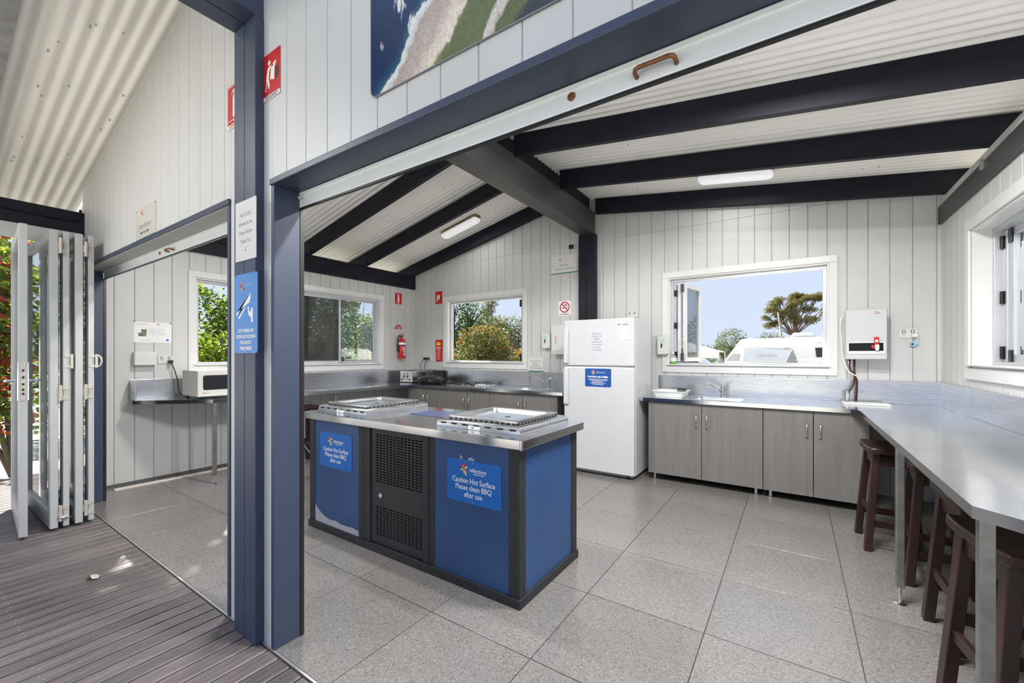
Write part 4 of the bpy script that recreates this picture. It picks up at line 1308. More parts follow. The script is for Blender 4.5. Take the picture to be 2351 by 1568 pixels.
bx('end_plate', mat('toaster_face', (.62, .61, .58), .35, .4), ts, -5.595, -5.305, 4.872, 4.886, ZB + .012, ZB + .195, bev=.008)
b = MB()
for x in (-5.49, -5.41):
    b.box(x - .004, x + .004, 4.868, 4.8725, ZB + .06, ZB + .165).box(x - .018, x + .018, 4.855, 4.8725, ZB + .10, ZB + .112)
b.build('lever', BLK, ts)
b = MB()
for x in (-5.545, -5.355):
    b.prism(disc(.014, 16), PY(x, 4.872, ZB + .055), 0, .014)
b.build('dial', BLK, ts, bev=.002)
b = MB()
for x in (-5.53, -5.48, -5.42, -5.37):
    b.box(x - .012, x + .012, 4.92, 5.17, ZB + .2002, ZB + .2012)
b.build('slot', VOID, ts)
bx('base', BLK, ts, -5.59, -5.31, 4.89, 5.19, ZB + .001, ZB + .012)
ep = thing('electric_frypan', 'black round electric frypan beside the toaster', 'frypan', (-4.98, 5.0, ZB))
c = (-4.98, 4.99, ZB)
MB().lathe([(.17, .012), (.20, .02), (.215, .045), (.222, .070), (.215, .070), (.205, .05), (.19, .03)], c, 32).build('pan', BLK, ep, smooth=60)
MB().lathe([(.222, .071), (.215, .085), (.16, .115), (.08, .13), (.02, .134)], c, 32).build('lid', mat('dark_glass_lid', (.02, .02, .022), .08, .2), ep, smooth=60)
MB().lathe([(.016, .134), (.014, .145), (.022, .152), (.02, .165), (.005, .168)], c, 16).build('lid_knob', BLK, ep, smooth=60)
b = MB()
for s in (-1, 1):
    b.tube([(c[0] + s * .21, c[1] - .05, ZB + .06), (c[0] + s * .255, c[1] - .045, ZB + .068), (c[0] + s * .265, c[1], ZB + .07), (c[0] + s * .255, c[1] + .045, ZB + .068), (c[0] + s * .21, c[1] + .05, ZB + .06)], .010, 8)
b.build('side_handle', BLK, ep, smooth=True)
MB().lathe([(.12, .0008), (.12, .0118)], c, 20).build('base_ring', BLK, ep)
kt = thing('black_box_heater', 'black upright sandwich press leaning on the corner splashback', 'press', (-5.10, 5.26, ZB))
bx('shell', BLK, kt, -5.19, -5.01, 5.235, 5.325, ZB + .001, ZB + .20, bev=.015)
bx('foot_bar', PRINTG, kt, -5.18, -5.02, 5.228, 5.234, ZB + .02, ZB + .05)
ck = thing('gas_cooktop', 'stainless gas cooktop with black trivets on the back bench', 'cooktop', (-4.1, 4.98, ZB))
bx('plate', STEEL, ck, -4.42, -3.84, 4.74, 5.24, ZB + .0005, ZB + .010, bev=.004)
for x in (-4.28, -3.98):
    for y in (4.87, 5.11):
        bn = MB().lathe([(.055, .010), (.055, .018), (.04, .024), (.036, .034), (.01, .036)], (x, y, ZB), 20).build('burner', BLK, ck, smooth=40)
        for a in range(0, 360, 90):
            d = Vector((math.cos(R(a + 45)), math.sin(R(a + 45)), 0))
            q = Vector((x, y, ZB + .048))
            MB().tube([q + d * .035, q + d * .118, q + d * .125 - Vector((0, 0, .008)), q + d * .125 - Vector((0, 0, .038))], .0052, 6).build('trivet_arm', mat('enamel_trivet', (.03, .03, .03), .25), bn)
for k in range(4):
    MB().lathe([(.018, .010), (.018, .03), (.015, .034)], (-3.878, 4.80 + .07 * k, ZB), 14).build('knob', CHROME, ck, smooth=40)

# ---------------------------------------------------------------- wall fittings
def outlet(lab, fn, w=.13, h=.085, plug=None, extra=None):
    o = MB().prism(rrect(w, h, .008), fn, .0004, .012).build('power_outlet', PLAST, bev=.002)
    tag(o, lab, 'power outlet')
    each('switch_surround', [rrect(.026, .032, .004, c=(s * w * .24, h * .2)) for s in (-1, 1)], fn, .012, .0135, mat('brown_switch', (.16, .10, .04), .4), o)
    each('switch', [rrect(.014, .022, .003, c=(s * w * .24, h * .2)) for s in (-1, 1)], fn, .0135, .018, PLAST, o)
    ps = []
    for s in (-1, 1):
        cx = s * w * .24
        ps += [rect(cx - .0015, cx + .0015, -h * .34, -h * .22), rect(cx - .010, cx - .007, -h * .16, -h * .06), rect(cx + .007, cx + .010, -h * .16, -h * .06)]
    each('socket_slot', ps, fn, .012, .0124, PRINTK, o)
    return o
outlet('white double power outlet above the frypan with two black plugs', PY(-5.42, YB, 1.325), .18, .09)
outlet('white double power outlet above the fridge', PY(-1.74, YB, 1.88), .135, .08)
outlet('white double power outlet right of the water boiler', PY(.885, YB, 1.558), .13, .088)
outlet('white double power outlet with microwave plug beside the grey box', PX(XL, 1.70, 1.305), .135, .09)
o = thing('electrical_lead', 'pair of black plugs and cords feeding the frypan and press', 'cable', (-5.45, 5.30, 1.1))
for dx, p in ((-.04, [(-5.465, 5.30, 1.29), (-5.475, 5.285, 1.25), (-5.53, 5.28, 1.19), (-5.53, 5.28, 1.10), (-5.47, 5.285, ZB + .08), (-5.28, 5.27, ZB + .012), (-5.2, 5.2, ZB + .012)]),
              (.04, [(-5.385, 5.30, 1.29), (-5.39, 5.285, 1.25), (-5.42, 5.28, 1.17), (-5.43, 5.28, 1.05), (-5.40, 5.285, ZB + .08), (-5.25, 5.30, ZB + .014), (-5.19, 5.29, ZB + .05)])):
    MB().tube(p, .005, 8).build('cord', BLK, o, smooth=True)
    bx('plug', BLK, o, p[0][0] - .016, p[0][0] + .016, 5.295, 5.346, 1.275, 1.312, bev=.005)
MB().tube([(-5.492, 5.283, 1.235), (-5.507, 5.282, 1.215)], .008, 8).build('cord_tag', CYAN, o)
o = thing('electrical_lead', 'black microwave cord hanging from the left wall outlet', 'cable', (-5.72, 1.74, 1.1))
bx('plug', BLK, o, -5.766, -5.715, 1.715, 1.755, 1.262, 1.298, bev=.006)
MB().tube([(-5.722, 1.735, 1.265), (-5.715, 1.745, 1.24), (-5.71, 1.765, 1.18), (-5.70, 1.785, 1.08), (-5.69, 1.79, .98), (-5.67, 1.80, .925), (-5.64, 1.85, ZB + .008)], .0055, 8).build('cord', BLK, o, smooth=True)
o = MB().prism(rrect(.185, .142, .01), PX(XL, 1.515, 1.318), .0004, .075).build('junction_box', PLAST, bev=.004)
tag(o, 'plain white plastic junction box on the left wall', 'junction box')
fn = PX(XL, 1.595, 1.60)
o = plate('site_map_notice', 'white site map notice pinned above the grey junction box', fn, .325, .222, .002, PRINTW, None, .0015)
o['label'] = 'white laminated site map notice pinned on the left wall'
shape('map_photo', [[(-.125, -.045), (-.06, -.045), (-.055, .03), (-.10, .03), (-.10, -.005), (-.125, -.01)]], fn, .0018, .0021, mat('map_photo_print', (.12, .15, .09), .5, var=.9, scale=60), o)
shape('map_outline', [rect(-.04, .105, -.035, .045)], fn, .0017, .0019, mat('map_tint', (.68, .72, .72), .5, var=.1, scale=30), o)
shape('map_header', [rect(.03, .06, .085, .094)], fn, .0017, .002, ORANGE, o)
shape('map_disc', [disc(.012, 14, (.125, -.08))], fn, .0017, .002, SIGNB, o)
text('evacuation plan', .016, fn, .0019, PRINTG, o, -.10, .085)
text('camp kitchen site', .011, fn, .0019, PRINTG, o, -.06, -.085)
each('pin', [disc(.006, 10, (-.158, .112)), disc(.006, 10, (.150, .106))], fn, .0018, .008, BLK, o)

def soap(lab, x, z, h):
    fn = PY(x, YB, z)
    o = MB().prism(rrect(.128, h, .02), fn, .0004, .085).build('soap_dispenser', PLAST, bev=.008, seg=3)
    tag(o, lab, 'soap dispenser', 'wall soap dispensers')
    shape('label_print', [rect(-.035, .015, h * .16, h * .30)], fn, .0855, .0858, mat('mint_print', (.35, .62, .55), .5), o)
    shape('sight_window', [rrect(.02, .055, .008, c=(-.012, -.005))], fn, .0855, .0862, PRINTK, o)
    return o
soap('white soap dispenser on the wall beside the paper towel dispenser', -2.975, 1.56, .215)
soap('white soap dispenser on the wall left of the wide window', -1.34, 1.475, .225)
fn = PY(-2.735, YB, 1.57)
o = MB().prism(rrect(.27, .41, .012), fn, .0004, .11).build('towel_dispenser', PLAST, bev=.006)
tag(o, 'cream paper towel dispenser half hidden behind the fridge', 'towel dispenser')
shape('level_window', [rect(-.065, -.058, -.06, .05)], fn, .1105, .1108, PRINTK, o)
shape('cover_seam', [rect(-.13, .13, -.165, -.162)], fn, .1105, .1108, PRINTG, o)
o = thing('wall_camera', 'tiny black camera cube on the back wall joint', 'camera', (-2.595, 5.34, 2.87))
bx('cube', BLK, o, -2.625, -2.57, 5.315, 5.355, 2.845, 2.90, bev=.003)
MB().prism(disc(.014, 14), PY(-2.597, 5.315, 2.872), 0, .004).build('lens', CARWIN, o)

# fire gear
ex = thing('fire_extinguisher', 'red fire extinguisher hanging on the left wall', 'extinguisher', (XL + .09, 4.99, 1.29))
c = (XL + .095, 4.985, 0)
MB().lathe([(.060, 1.295), (.064, 1.305), (.064, 1.56), (.060, 1.60), (.045, 1.63), (.022, 1.648), (.022, 1.665)], c, 24).build('cylinder', REDX, ex, smooth=40)
MB().lathe([(.0650, 1.535), (.0655, 1.537), (.0655, 1.572), (.0645, 1.574)], c, 24).build('white_band', PRINTW, ex, smooth=40)
MB().lathe([(.0650, 1.515), (.0658, 1.517), (.0658, 1.530), (.0645, 1.532)], c, 24).build('strap', BLK, ex, smooth=40)
fn = PX(c[0] + .0642, c[1], 1.42)
shape('instruction_print', [rect(-.03, .008, .0, .08), rect(-.02, .012, -.07, -.02)], fn, .0, .0016, mat('pale_red_print', (.75, .42, .40), .4), ex)
shape('green_print', [rect(.0, .025, -.015, .012)], fn, .0, .002, mat('teal_print', (.15, .5, .4), .4), ex)
b = MB().lathe([(.020, 1.665), (.020, 1.69)], c, 14)
b.box(c[0] - .014, c[0] + .014, c[1] - .06, c[1] + .045, 1.69, 1.70).box(c[0] - .012, c[0] + .012, c[1] - .055, c[1] + .04, 1.715, 1.724)
b.build('valve_lever', mat('dark_red_handle', (.16, .02, .03), .35), ex)
MB().tube([(c[0], c[1] - .02, 1.68), (c[0], c[1] - .06, 1.685), (c[0], c[1] - .085, 1.65), (c[0], c[1] - .085, 1.56), (c[0], c[1] - .075, 1.47), (c[0], c[1] - .068, 1.40)], [.009, .009, .009, .009, .010, .012], 8).build('hose', BLK, ex, smooth=True)
bx('bracket', BLK, ex, XL + .001, c[0] - .05, c[1] - .02, c[1] + .02, 1.42, 1.64)
fn = PX(XL, 4.995, 1.80)
o = tag(MB().prism(disc(.098, 36), fn, .0004, .003).build('extinguisher_disc', CREAM), 'round red and cream extinguisher label above the cylinder', 'sign')
shape('red_half', [disc(.088, 24, (0, 0), 8, 172)], fn, .0034, .0038, RED, o)
text('POWDER', .026, fn, .0042, PRINTW, o, 0, .045, bold=.0008)
text('TYPE ABE', .02, fn, .0042, PRINTW, o, 0, .022, bold=.0006)
shape('print_rule', [rect(-.06, .06, -.022, -.019), rect(-.06, .06, -.036, -.034), rect(-.05, .05, -.05, -.048)], fn, .0034, .0038, PRINTG, o)
fn = PY(-5.14, YB, 1.435)
o = thing('fire_blanket', 'red fire blanket pouch hanging below the cooktop sign', 'fire blanket', (-5.14, YB - .02, 1.25))
o['label'] = 'red fire blanket pouch hanging beside the cooktop window'
MB().prism([(-.078, .185), (.078, .19), (.076, .05), (.070, -.06), (.072, -.185), (-.068, -.188), (-.064, -.05), (-.076, .05)], fn, .001, .028).build('pouch', RED, o, bev=.006)
shape('yellow_panel', [rect(-.045, .045, .09, .145)], fn, .0285, .029, YEL, o)
text('FIRE BLANKET', .017, fn, .0296, RED, o, 0, .118, bold=.0004, sx=.7)
shape('instruction_print', [rect(-.06, .06, .045, .062)] + [rect(-.045 + .01 * (k % 3), .045 - .012 * (k % 2), .025 - .026 * k, .035 - .026 * k) for k in range(8)], fn, .0285, .029, mat('faded_print', (.72, .45, .42), .5), o)
b = MB()
for x in (-.03, .03):
    b.box(-5.14 + x - .008, -5.14 + x + .008, YB - .012, YB - .008, 1.19, 1.25)
b.build('pull_tape', PRINTW, o)

# water boiler and its pipes
bo = thing('water_boiler', 'white instant water boiler with red tap on the back wall', 'water boiler', (.56, 5.26, 1.31))
bx('case', APPL, bo, .41, .712, 5.165, 5.355, 1.312, 1.785, bev=.006)
fn = PY(.56, 5.165, 1.55)
fp = MB().prism(rrect(.296, .468, .006), fn, .0005, .012).build('front_panel', APPL, bo, bev=.003)
shape('recess_frame', [rect(-.135, .132, -.165, -.073)], fn, .0125, .0145, PRINTW, fp)
shape('recess', [rect(-.128, .124, -.158, -.082)], fn, .0147, .0153, VOID, fp)
shape('ledge', [rect(-.135, .132, -.185, -.165)], fn, .0125, .020, PRINTW, fp)
text('Zip', .035, fn, .0128, mat('print_maroon', (.35, .06, .08), .4), fp, .075, .20, shear=.35)
tp_ = MB().prism(rrect(.034, .075, .005, c=(.072, -.065)), fn, .0158, .045).build('tap_handle', REDX, bo, bev=.004)
shape('tap_print', [rect(.062, .082, -.075, -.055)], fn, .0455, .046, PRINTW, tp_)
MB().prism(disc(.018, 16, (.052, -.118)), fn, .0158, .03).build('tap_valve', REDX, bo, bev=.003)
MB().prism(rrect(.03, .045, .006, c=(.076, -.122)), fn, .0158, .048).build('tap_body', PRINTW, bo, bev=.004)
MB().prism(disc(.012, 14, (.076, -.146)), fn, .02, .044).build('tap_spout', CHROME, bo)
BPIPE = mat('copper_brown_pipe', (.07, .03, .022), .4, .4)
MB().tube([(.445, 5.26, 1.312), (.445, 5.26, 1.24), (.452, 5.25, 1.205), (.482, 5.25, 1.165), (.484, 5.25, 1.12), (.476, 5.24, 1.07), (.455, 5.24, 1.02), (.430, 5.236, .985)], .009, 10).build('pipe', BPIPE, bo, smooth=True)
MB().tube([(.485, 5.28, 1.312), (.484, 5.28, 1.18), (.492, 5.275, 1.14), (.505, 5.27, 1.10), (.502, 5.27, 1.0), (.496, 5.27, ZB + .002)], .009, 10).build('pipe', BPIPE, bo, smooth=True)
MB().tube([(.405, 5.25, 1.76), (.38, 5.26, 1.72), (.375, 5.28, 1.62), (.385, 5.29, 1.50), (.39, 5.27, 1.38), (.41, 5.25, 1.26), (.44, 5.245, 1.19), (.49, 5.235, 1.155), (.51, 5.235, 1.145)], .005, 8).build('flex', PRINTW, bo, smooth=True)
MB().lathe([(.012, 0), (.016, .01), (.026, .10), (.026, .11)], (.425, 5.235, ZB + .001), 16).build('tundish', CHROME, bo, smooth=40)
o = tag(MB().prism(rrect(.34, .20, .015), PZ(.55, 5.10, ZB), .0005, .016).build('drip_tray', PLAST, bev=.004), 'flat white drip tray on the bench under the water boiler', 'tray')
o = thing('blue_tag', 'small blue tag dangling from the outlet beside the water boiler', 'tag', (.92, 5.30, 1.44))
MB().prism([(-.035, -.015), (.01, -.02), (.04, .01), (-.005, .02)], PY(.915, 5.33, 1.455), 0, .006).build('tag', mat('tag_blue', (.25, .55, .75), .4), o, bev=.001)
shape('tag_hole', [disc(.010, 12, (0, 0))], PY(.91, 5.324, 1.455), .0002, .001, PRINTK, o)
MB().tube([(.93, 5.335, 1.545), (.95, 5.32, 1.50), (.93, 5.325, 1.465)], .004, 6).build('string', PRINTW, o, smooth=True)
bx('plug', PRINTW, o, .905, .945, 5.305, 5.347, 1.522, 1.548, bev=.004)

# dish tray, sponge, soap bottle
o = thing('dish_tray', 'white plastic dish tray on the bench beside the fridge', 'tray', (-1.16, 4.93, ZB))
x0, x1, y0, y1 = -1.33, -.985, 4.76, 5.10
b = MB()
L_ = [(rrect(x1 - x0 - .05, y1 - y0 - .05, .03), .001), (rrect(x1 - x0, y1 - y0, .04), .065), (rrect(x1 - x0 + .02, y1 - y0 + .02, .045), .066), (rrect(x1 - x0 + .02, y1 - y0 + .02, .045), .061),
      (rrect(x1 - x0 - .006, y1 - y0 - .006, .038), .060), (rrect(x1 - x0 - .056, y1 - y0 - .056, .028), .006)]
nn = len(L_[0][0]); cx, cy = (x0 + x1) / 2, (y0 + y1) / 2
vs = [(cx + u, cy + v, ZB + h) for lp_, h in L_ for u, v in lp_]
fs = [tuple(range(nn - 1, -1, -1))] + [(k * nn + j, k * nn + (j + 1) % nn, (k + 1) * nn + (j + 1) % nn, (k + 1) * nn + j) for k in range(len(L_) - 1) for j in range(nn)] + [tuple((len(L_) - 1) * nn + j for j in range(nn))]
b.add(vs, fs)
b.build('basin', PLAST, o, smooth=40)
o2 = tag(MB().box(-1.12, -1.02, 5.04, 5.10, ZB + .067, ZB + .082).build('scourer', mat('scourer_green', (.02, .05, .035), .9, bump=.4), bev=.003), 'dark green scourer lying on the dish tray rim', 'scourer')
so = thing('soap_bottle', 'clear soap bottle with green label on the wide window sill', 'bottle', (-1.245, 5.37, 1.243))
c = (-1.235, 5.365, 1.244)
MB().lathe([(.034, 0), (.036, .01), (.036, .085), (.030, .10), (.014, .112), (.014, .125)], c, 18).build('bottle', glass_mat('clear_plastic', (.90, .94, .92), .2, ((.8, .85, .8), .25)), so, smooth=50)
MB().lathe([(.0365, .005), (.0368, .007), (.0368, .03), (.0365, .032)], c, 18).build('green_label', mat('lime_print', (.12, .42, .04), .4), so, smooth=50)
MB().lathe([(.0365, .034), (.0368, .036), (.0368, .075), (.0365, .077)], c, 18).build('white_label', PRINTW, so, smooth=50)
MB().lathe([(.016, .125), (.016, .14), (.006, .142), (.006, .155)], c, 12).build('cap', PRINTW, so, smooth=50)

# pole with brass tip leaning on the left bench
T0 = Vector((-4.02, 2.615, .004)); T1 = Vector((-4.46, 2.505, .400))
d = (T1 - T0).normalized()
po = thing('cleaning_pole', 'black cleaning pole with brass tip leaning on the left bench', 'pole', tuple(T0))
MB().tube([T0 + d * .11, T0 + d * 1.35], .013, 10).build('shaft', BLK, po, smooth=40)
MB().tube([T0 + d * .045, T0 + d * .11], .016, 10).build('ferrule', STEEL, po, smooth=40)
MB().tube([T0, T0 + d * .045], [.008, .011], 10).build('tip', BRASS, po, smooth=40)

# dry leaf on the deck
b = MB()
b.add([(-3.56, .665, .004), (-3.535, .655, .012), (-3.515, .67, .030), (-3.535, .70, .016), (-3.49, .675, .010), (-3.485, .70, .006), (-3.52, .715, .006)],
      [(0, 1, 2, 3), (2, 4, 5, 3), (3, 5, 6)])
lf = b.build('fallen_leaf', mat('pale_leaf', (.42, .45, .36), .5, var=.2, scale=40))
tag(lf, 'pale curled fallen leaf lying on the deck boards', 'leaf')

# ---------------------------------------------------------------- batten lights, with unseen ones added as fill
def batten(lab, x0, x1, y, fn, watts):
    o = thing('batten_light', lab, 'light', ((x0 + x1) / 2, y, fn((x0 + x1) / 2) - .08), 'batten lights')
    sl = (fn(x1) - fn(x0)) / (x1 - x0)
    g = lambda u, v, n: (u, y + v, fn(u) + n - .008)
    cx = (x0 + x1) / 2; L = x1 - x0
    MB().prism([(cx + a, b_) for a, b_ in rrect(L, .17, .05, 6)], g, -.030, -.001).build('gear_tray', LAMPB, o)
    loops = [(L - .004, .166, -.0301), (L - .004, .166, -.055), (L - .03, .14, -.075), (L - .07, .09, -.083)]
    b = MB(); vs = []
    for l_, w_, h_ in loops:
        vs += [g(cx + a, b_, h_) for a, b_ in rrect(l_, w_, min(.048, w_ / 2 - .004), 6)]
    nn = len(vs) // len(loops)
    fs = [(k * nn + j, (k + 1) * nn + j, (k + 1) * nn + (j + 1) % nn, k * nn + (j + 1) % nn) for k in range(len(loops) - 1) for j in range(nn)] + [tuple((len(loops) - 1) * nn + j for j in range(nn))]
    b.add(vs, fs)
    b.build('diffuser', DIFF, o, smooth=50)
    ld_ = bpy.data.lights.new('tube', 'AREA')
    ld_.shape = 'RECTANGLE'; ld_.size = L * .85; ld_.size_y = .10; ld_.energy = watts; ld_.color = (1.0, .985, .965)
    lo_ = bpy.data.objects.new('tube', ld_)
    COL.objects.link(lo_)
    lo_.parent = o
    lo_.matrix_parent_inverse = WM[o.name].inverted()
    lo_.location = (cx, y, fn(cx) - .10)
    lo_.rotation_euler = (0, -math.atan(sl), 0)
    return o
batten('long white batten light on the left roof slope by the cooktop', -4.58, -3.88, 4.86, ceil_l, LAMP_BACK_L)
batten('long white batten light on the right roof slope above the wide window', -.86, -.17, 4.84, ceil_r, LAMP_BACK_R)
batten('added unseen batten fill light on the left roof slope near the front wall', -3.85, -3.15, 2.10, ceil_l, FILL_FRONT_L)  # this and the next two are added to brighten the kitchen
batten('added unseen batten fill light on the right roof slope near the front wall', -.66, .04, 1.66, ceil_r, FILL_FRONT_R)
batten('added unseen batten fill light on the right roof slope over the bar stools', -.36, .34, 2.565, ceil_r, FILL_FRONT_R)
batten('added unseen batten fill light under the deck roof', -4.1, -3.4, -.75, ceil_d, FILL_DECK)  # added to brighten the deck side, out of view

# ---------------------------------------------------------------- outside
gm = mat('garden_ground', (.46, .44, .37), .95, var=.45, scale=2.5, bump=.3, bscale=20)
g_ = MB()
N = 24
for i in range(N + 1):
    for j in range(N + 1):
        x = -60 + 110 * i / N; y = -30 + 90 * j / N
        g_.v.append((x, y, -.36 + .05 * math.sin(x * .6) * math.cos(y * .5)))
for i in range(N):
    for j in range(N):
        a = i * (N + 1) + j
        g_.f.append((a, a + N + 1, a + N + 2, a + 1)); g_.mi.append(0)
tag(g_.build('ground', gm, kind='structure', centre=False, smooth=True), 'dry grassy ground around the building', 'ground')

def crown(b, clumps, n, s, mats, seed, shell=.55, tipmat=None):
    r_ = random.Random(seed)
    wts = [c[3] * c[4] * c[5] for c in clumps]
    tot = sum(wts)
    for c, w_ in zip(clumps, wts):
        for _ in range(int(n * w_ / tot)):
            while True:
                d = Vector((r_.gauss(0, 1), r_.gauss(0, 1), r_.gauss(0, 1)))
                if d.length > .1: break
            d.normalize()
            rad = shell + (1 - shell) * r_.random() ** .6
            lump = 1 + .16 * math.sin(7 * d.x + seed) * math.sin(6 * d.y + 2 * seed) * math.cos(5 * d.z)
            p = Vector((c[0] + d.x * c[3] * rad * lump, c[1] + d.y * c[4] * rad * lump, c[2] + d.z * c[5] * rad * lump))
            a = Vector((r_.gauss(0, 1), r_.gauss(0, 1), r_.gauss(0, .6))).normalized()
            q = a.cross(Vector((r_.gauss(0, 1), r_.gauss(0, 1), r_.gauss(0, 1)))).normalized()
            L = s * r_.uniform(.7, 1.35); W_ = L * .42
            k = len(b.v)
            b.v += [tuple(p - a * L), tuple(p + q * W_), tuple(p + a * L), tuple(p - q * W_)]
            b.f.append((k, k + 1, k + 2, k + 3))
            if tipmat is not None and rad > .86 and d.z > -.1 and r_.random() < .6:
                b.mi.append(tipmat)
            else:
                b.mi.append(r_.randrange(mats))
def tree(name, lab, cat, loc, clumps, n, s, mats, seed, trunk=None, group=None, bark=BARK, shell=.55, tip=None, fork=None):
    o = thing(name, lab, cat, loc, group)
    b = MB()
    crown(b, clumps, n, s, len(mats) - (1 if tip is not None else 0), seed, shell, tip)
    b.build('foliage', mats, o)
    t = MB()
    r_ = random.Random(seed + 50)
    base = Vector(loc)
    tr = trunk or .12
    if fork:
        t.tube([base, base.lerp(Vector(fork), .5), Vector(fork)], [tr * 1.3, tr * 1.05, tr], 8)
        base = Vector(fork)
        tr *= .6
    for c in clumps:
        e = Vector((c[0], c[1], c[2] + c[5] * .2))
        m1 = base.lerp(e, .45) + Vector((r_.uniform(-.15, .15), r_.uniform(-.15, .15), .1)) * (e - base).length * .25
        m2 = base.lerp(e, .8) + Vector((r_.uniform(-.1, .1), r_.uniform(-.1, .1), 0)) * (e - base).length * .25
        t.tube([base, m1, m2, e], [tr, tr * .65, tr * .4, tr * .15], 7)
        for q in range(5):
            d = Vector((r_.gauss(0, 1) * c[3], r_.gauss(0, 1) * c[4], abs(r_.gauss(0, .7)) * c[5])) * .55
            t.tube([m2, m2.lerp(e + d, .6) + Vector((0, 0, .03)), e + d], [tr * .35, tr * .2, tr * .06], 5)
    t.build('trunk', bark, o, smooth=True)
    return o
G0 = -.36
# beyond the wide window
tree('round_tree', 'round dark tree behind the white caravans', 'tree', (-3.75, 34, G0), [(-3.8, 34, 2.0, 1.15, 1.1, 1.35), (-3.2, 34, 1.7, .75, .8, 1.0), (-4.4, 34, 1.3, .7, .8, 1.1)], 5200, .055, [L_DARK, L_OLV, L_MID], 3, .16)
r2 = random.Random(11)
cl = []
while len(cl) < 34:
    a_, b_, c_ = r2.uniform(-1, 1), r2.uniform(-1, 1), r2.uniform(-1, 1)
    if .35 < a_ * a_ + b_ * b_ + c_ * c_ < 1 and c_ > -.75 + .5 * abs(a_):
        cl.append((.25 + 2.15 * a_, 36 + 1.2 * b_, 4.55 + 1.25 * c_, r2.uniform(.32, .55), .4, r2.uniform(.22, .36)))
cl += [(-1.55, 36, 3.55, .5, .5, .28), (-1.1, 36, 3.7, .5, .5, .3), (-1.75, 36, 4.1, .4, .4, .25)]
tree('spreading_tree', 'tall spreading tree with open branches behind the caravans', 'tree', (-.15, 36, G0), cl, 17000, .055, [L_MID, L_OLV, L_BRN], 5, .075, shell=.1, fork=(-.05, 36, 2.7))
tree('hedge_bush', 'low olive bush below the tall spreading tree', 'bush', (-1.5, 40, G0), [(-1.7, 40, 2.0, 1.3, .8, 1.3), (-.3, 40, 1.8, 1.2, .8, 1.1)], 3600, .06, [L_OLV, L_DARK], 8, .1)
tree('hedge_bush', 'low dark hedge behind the white marquee roof', 'bush', (-6.6, 40, G0), [(-7.2, 40, 1.3, 1.3, .8, 1.2), (-5.6, 40, 1.2, 1.2, .8, 1.1)], 3000, .06, [L_DARK, L_MID], 9, .1)
tree('hedge_bush', 'low green bush beside the caravan roof unit', 'bush', (2.9, 40, G0), [(2.4, 40, 1.9, 1.1, .8, 1.1), (3.9, 40, 1.7, 1.1, .8, 1.1)], 2600, .06, [L_DARK, L_OLV], 10, .1)
o = tag(MB().tube([(-.60, 30, G0), (-.64, 30, 2.4), (-.83, 30, 3.95)], [.07, .06, .04], 8).build('bare_pole', BARKP, smooth=True), 'bare pale pole standing behind the caravans', 'pole')

def caravan(lab, prof, y0, y1, loc):
    o = thing('caravan', lab, 'caravan', loc, 'parked caravans')
    MB().prism(prof, lambda u, v, n: (u, n, v), y0, y1).build('shell', CARAV, o, bev=.06, seg=3)
    return o
cv = caravan('white caravan with sloping nose and roof unit behind the boot hatch', [(-3.05, .3), (-2.98, 1.1), (-2.27, 2.15), (-2.1, 2.19), (3.6, 2.19), (3.7, 2.1), (3.7, .1), (-2.9, .1)], 24.0, 26.3, (.5, 25, G0))
MB().prism([(-2.94, 1.06), (-2.62, 1.42), (-2.0, 1.42), (-2.0, 1.06)], lambda u, v, n: (u, 24.0 - n, v), .002, .02).build('nose_window', CARGREY, cv)
MB().prism([(-.22, 2.24), (-.02, 2.46), (.72, 2.42), (.86, 2.24)], lambda u, v, n: (u, n, v), 24.5, 25.3).build('roof_unit', mat('roof_unit_grey', (.68, .67, .64), .4), cv, bev=.03)
MB().box(-.35, 1.0, 24.4, 25.4, 2.19, 2.245).build('roof_hatch', CARAV, cv)
for x in (.6, 1.5):
    MB().tube([(x, 24.1, G0 + .33), (x, 24.35, G0 + .33)], .33, 20).build('wheel', BLK, cv)
for x in (-2.6, 3.2):
    MB().box(x - .04, x + .04, 24.3, 24.4, G0, .12).build('stand', GALV, cv)
cv2 = caravan('white caravan with lettered boot hatch and dark side window', [(-2.0, .2), (-2.02, 1.1), (-1.98, 1.70), (-1.9, 1.74), (.30, 1.74), (.62, 1.98), (1.1, 2.12), (4.4, 2.14), (4.4, .1), (-1.9, .1)], 21.2, 23.2, (1.2, 22, G0))
fn = PY(-.95, 20.95, 1.36)
ht = MB().hexa([(-1.93, 20.9, 1.05), (-.30, 20.9, 1.05), (-.30, 20.96, 1.05), (-1.93, 20.96, 1.05), (-1.86, 21.12, 1.66), (-.08, 21.12, 1.58), (-.08, 21.18, 1.58), (-1.86, 21.18, 1.66)]).build('boot_hatch', CARAV, cv2, bev=.02)
text('Horizon', .21, lambda u, v, n: (-1.0 + u, 20.99 + v * .36 - .03, 1.34 + v), 0, mat('faded_tan_print', (.66, .58, .52), .5), ht, 0, 0, shear=.35, sx=1.05)
MB().add([(-.28, 20.95, 1.05), (.12, 21.19, 1.05), (-.06, 21.15, 1.58)], [(0, 1, 2)]).build('hatch_side', CARGREY, cv2)
text('Jayco', .10, lambda u, v, n: (-.25 + u, 21.19, 1.66 + v), 0, mat('faded_red_print', (.5, .2, .18), .5), cv2, 0, 0, shear=.3)
MB().prism([(.74, 1.28), (4.2, 1.28), (4.2, 1.74), (.70, 1.66)], lambda u, v, n: (u, 21.2 - n, v), .003, .03).build('side_window', CARWIN, cv2)
MB().prism([(.55, 1.84), (4.2, 1.80), (4.2, 1.74), (.55, 1.76)], lambda u, v, n: (u, 21.2 - n, v), .003, .25).build('awning', CARAV, cv2)
